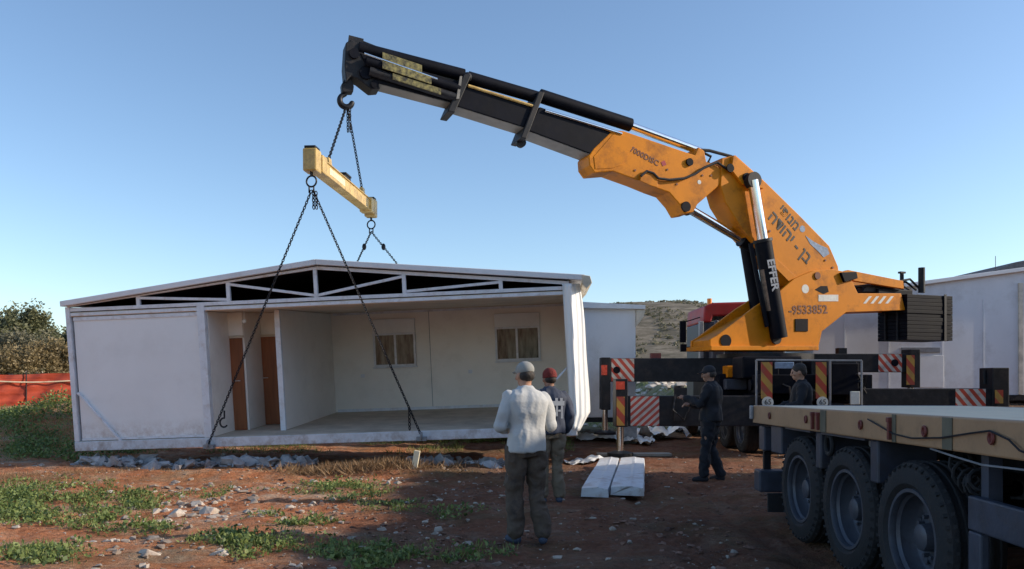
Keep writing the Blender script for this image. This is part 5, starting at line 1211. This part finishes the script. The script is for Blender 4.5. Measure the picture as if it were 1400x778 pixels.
    put(sc3(blob(tp_, .011, 2, .027, 7, 3, 1.0)), 'trousers', legs_m, o)
    # top
    tt = [loft([(0, 0, hem-.02, .200*fat, .165*fat, 0), (0, 0, hem+.05, .196*fat, .160*fat, 0), (0, 0, 1.14, .180*fat, .142*fat, 0), (0, -.008, 1.30, .192*fat, .148, 0), (0, -.012, 1.40, .205, .138, 0), (0, -.010, 1.45, .188, .118, 0), (0, -.006, 1.49, .130, .094, 0), (0, 0, 1.52, .080, .074, 0), (0, .004, 1.54, .068, .066, 0)])]
    for sd, sh in (('l', shl), ('r', shr)):
        el, ha = V(P['el_'+sd]), V(P['ha_'+sd]); tt.append(tap([sh+V((0, 0, -.005)), sh.lerp(el, .5), el, el.lerp(ha, .5), el.lerp(ha, .93)], (.074, .073, .064, .058, .043)))
    top = put(sc3(blob(tt, .011, 2, .030, 5.5, 1, .55)), tops[1], tops[0], o)
    for sd in 'lr':
        an = V(P['an_'+sd]); fd = ft[sd]
        sh_ = [tap([an+V((0, 0, -.015)), an+V((0, 0, -.05))-fd*.03], (.050, .045)), tap([an+V((0, 0, -.05))-fd*.03, an+fd*.07+V((0, 0, -.05)), an+fd*.15+V((0, 0, -.062))], (.045, .046, .036))]
        me = blob(sh_, .011, 3)
        for v_ in me.vertices: v_.co.z = max(v_.co.z, an.z-.093)
        put(sc3(me), 'shoe', shoes, o)
    kind, hm = hat
    hb_ = MB()
    def hp3(v3): return hd+Rh @ V(v3)
    me = None
    if kind == 'cap':
        me = blob([lambda b: b.ball(hp3((0, -.012, .045)), (.090, .107, .088), 22, 14, Rh), lambda b: b.ball(hp3((0, .10, .045)), (.068, .075, .010), 16, 8, Rh)], .009, 2)
    elif kind == 'beanie':
        me = blob([lambda b: b.ball(hp3((0, -.014, .042)), (.095, .110, .100), 22, 14, Rh), lambda b: b.ball(hp3((0, -.014, .012)), (.098, .112, .032), 22, 10, Rh)], .009, 2)
    elif kind == 'hair':
        me = blob([lambda b: b.ball(hp3((0, -.022, .04)), (.088, .104, .092), 22, 14, Rh), lambda b: b.ball(hp3((0, -.055, -.01)), (.076, .065, .07), 16, 10, Rh)], .009, 1, .004, 40)
    if kind in ('cap', 'beanie'):
        lo_ = -.0 if kind == 'beanie' else .012
        inv = Rh.transposed()
        # cut the lower half of the shell flat
        for v_ in me.vertices:
            q_ = inv @ (v_.co-hd)
            if q_.z < lo_: q_.z = lo_; v_.co = hd+Rh @ q_
        nh = put(sc3(blob([lambda b: b.ball(hp3((0, -.035, -.015)), (.080, .078, .07), 18, 12, Rh)], .009, 1, .003, 40)), 'hair', 'hair', o)
    put(sc3(me), {'cap': 'cap', 'beanie': 'beanie', 'hair': 'hair'}[kind], hm, o)
    return o, top, hd, s_, Mx
A0 = dict(kn_l=(-.13, .02, .50), an_l=(-.16, -.02, .09), kn_r=(.12, .04, .50), an_r=(.15, .0, .09), fy_l=12, fy_r=-12)
# man in the light sweatshirt: back to us, turned a little left, forearms forward
y1 = 7.95; x1 = at(719, 740, y1).x
P1 = dict(A0); P1.update(el_l=(-.268, .0, 1.16), ha_l=(-.12, .25, 1.12), el_r=(.262, .02, 1.17), ha_r=(.10, .26, 1.12), kn_l=(-.105, .05, .50), an_l=(-.10, .02, .09), kn_r=(.115, .02, .50), an_r=(.15, -.08, .09), fy_l=10, fy_r=-22)
person('man in light grey sweatshirt and grey cap standing nearest with his back turned', (x1, y1, gh(x1, y1)), R(20), 1.82, P1, ('shirt', 'sweatshirt'), 'trous1', 'skin', ('cap', 'cap'), headyaw=14, headtilt=10, fat=.95, hem=.93, baggy=1.12)
# man in the red beanie beside him
y2 = 10.35; x2 = at(752, 688, y2).x
P2 = dict(A0); P2.update(el_l=(-.27, .0, 1.18), ha_l=(-.17, .22, 1.05), el_r=(.27, -.03, 1.18), ha_r=(.24, .08, .95), kn_l=(-.10, .02, .50), an_l=(-.11, -.02, .09), kn_r=(.10, .02, .50), an_r=(.12, -.03, .09))
o2, top2, hd2, s2, M2 = person('man in red beanie and navy jacket beside the man in the grey sweatshirt', (x2, y2, gh(x2, y2)), R(14), 1.75, P2, ('navy', 'jacket'), 'trous2', 'skin_dark', ('beanie', 'beanie'), headyaw=12, headtilt=6, fat=.98, hem=.95)
bp_ = MB(M2); bp_.box((-.02, -.178, 1.30), (.145, -.166, 1.36)).box((.02, -.178, 1.36), (.055, -.166, 1.40)).box((.085, -.178, 1.36), (.12, -.166, 1.40)).box((.03, -.176, 1.16), (.055, -.164, 1.30)).box((.10, -.176, 1.13), (.125, -.164, 1.30)).box((.06, -.176, 1.22), (.095, -.164, 1.245))
bp_.build('back_print', 'inkwhite', o2)
# man by the outrigger controls
y3 = 12.75; x3 = at(972, 655, y3).x
P3_ = dict(A0); P3_.update(el_l=(-.25, .10, 1.20), ha_l=(-.14, .36, 1.28), el_r=(.26, .08, 1.18), ha_r=(.10, .34, 1.18), kn_l=(-.10, .06, .50), an_l=(-.11, .08, .09), kn_r=(.11, .03, .50), an_r=(.11, -.12, .09))
person('man in black clothes and cap standing by the near outrigger of the crane truck', (x3, y3, gh(x3, y3)), R(62), 1.86, P3_, ('darkjacket', 'jacket'), 'trousd', 'skin_dark', ('cap', 'blackcap'), shoes='blackcap', headyaw=5, headtilt=14, fat=1.05)
# man behind the trailer deck
y4 = 12.3; x4 = at(1095, 600, y4).x
P4 = dict(A0); P4.update(el_l=(-.27, .06, 1.20), ha_l=(-.18, .30, 1.10), el_r=(.27, .06, 1.20), ha_r=(.16, .30, 1.12))
person('bareheaded dark haired man in a black jacket seen in profile above the trailer deck', (x4, y4, gh(x4, y4)), R(78), 1.89, P4, ('darkjacket', 'jacket'), 'trousd', 'skin', ('hair', 'hair'), shoes='blackcap', headyaw=0, headtilt=12, fat=1.08)
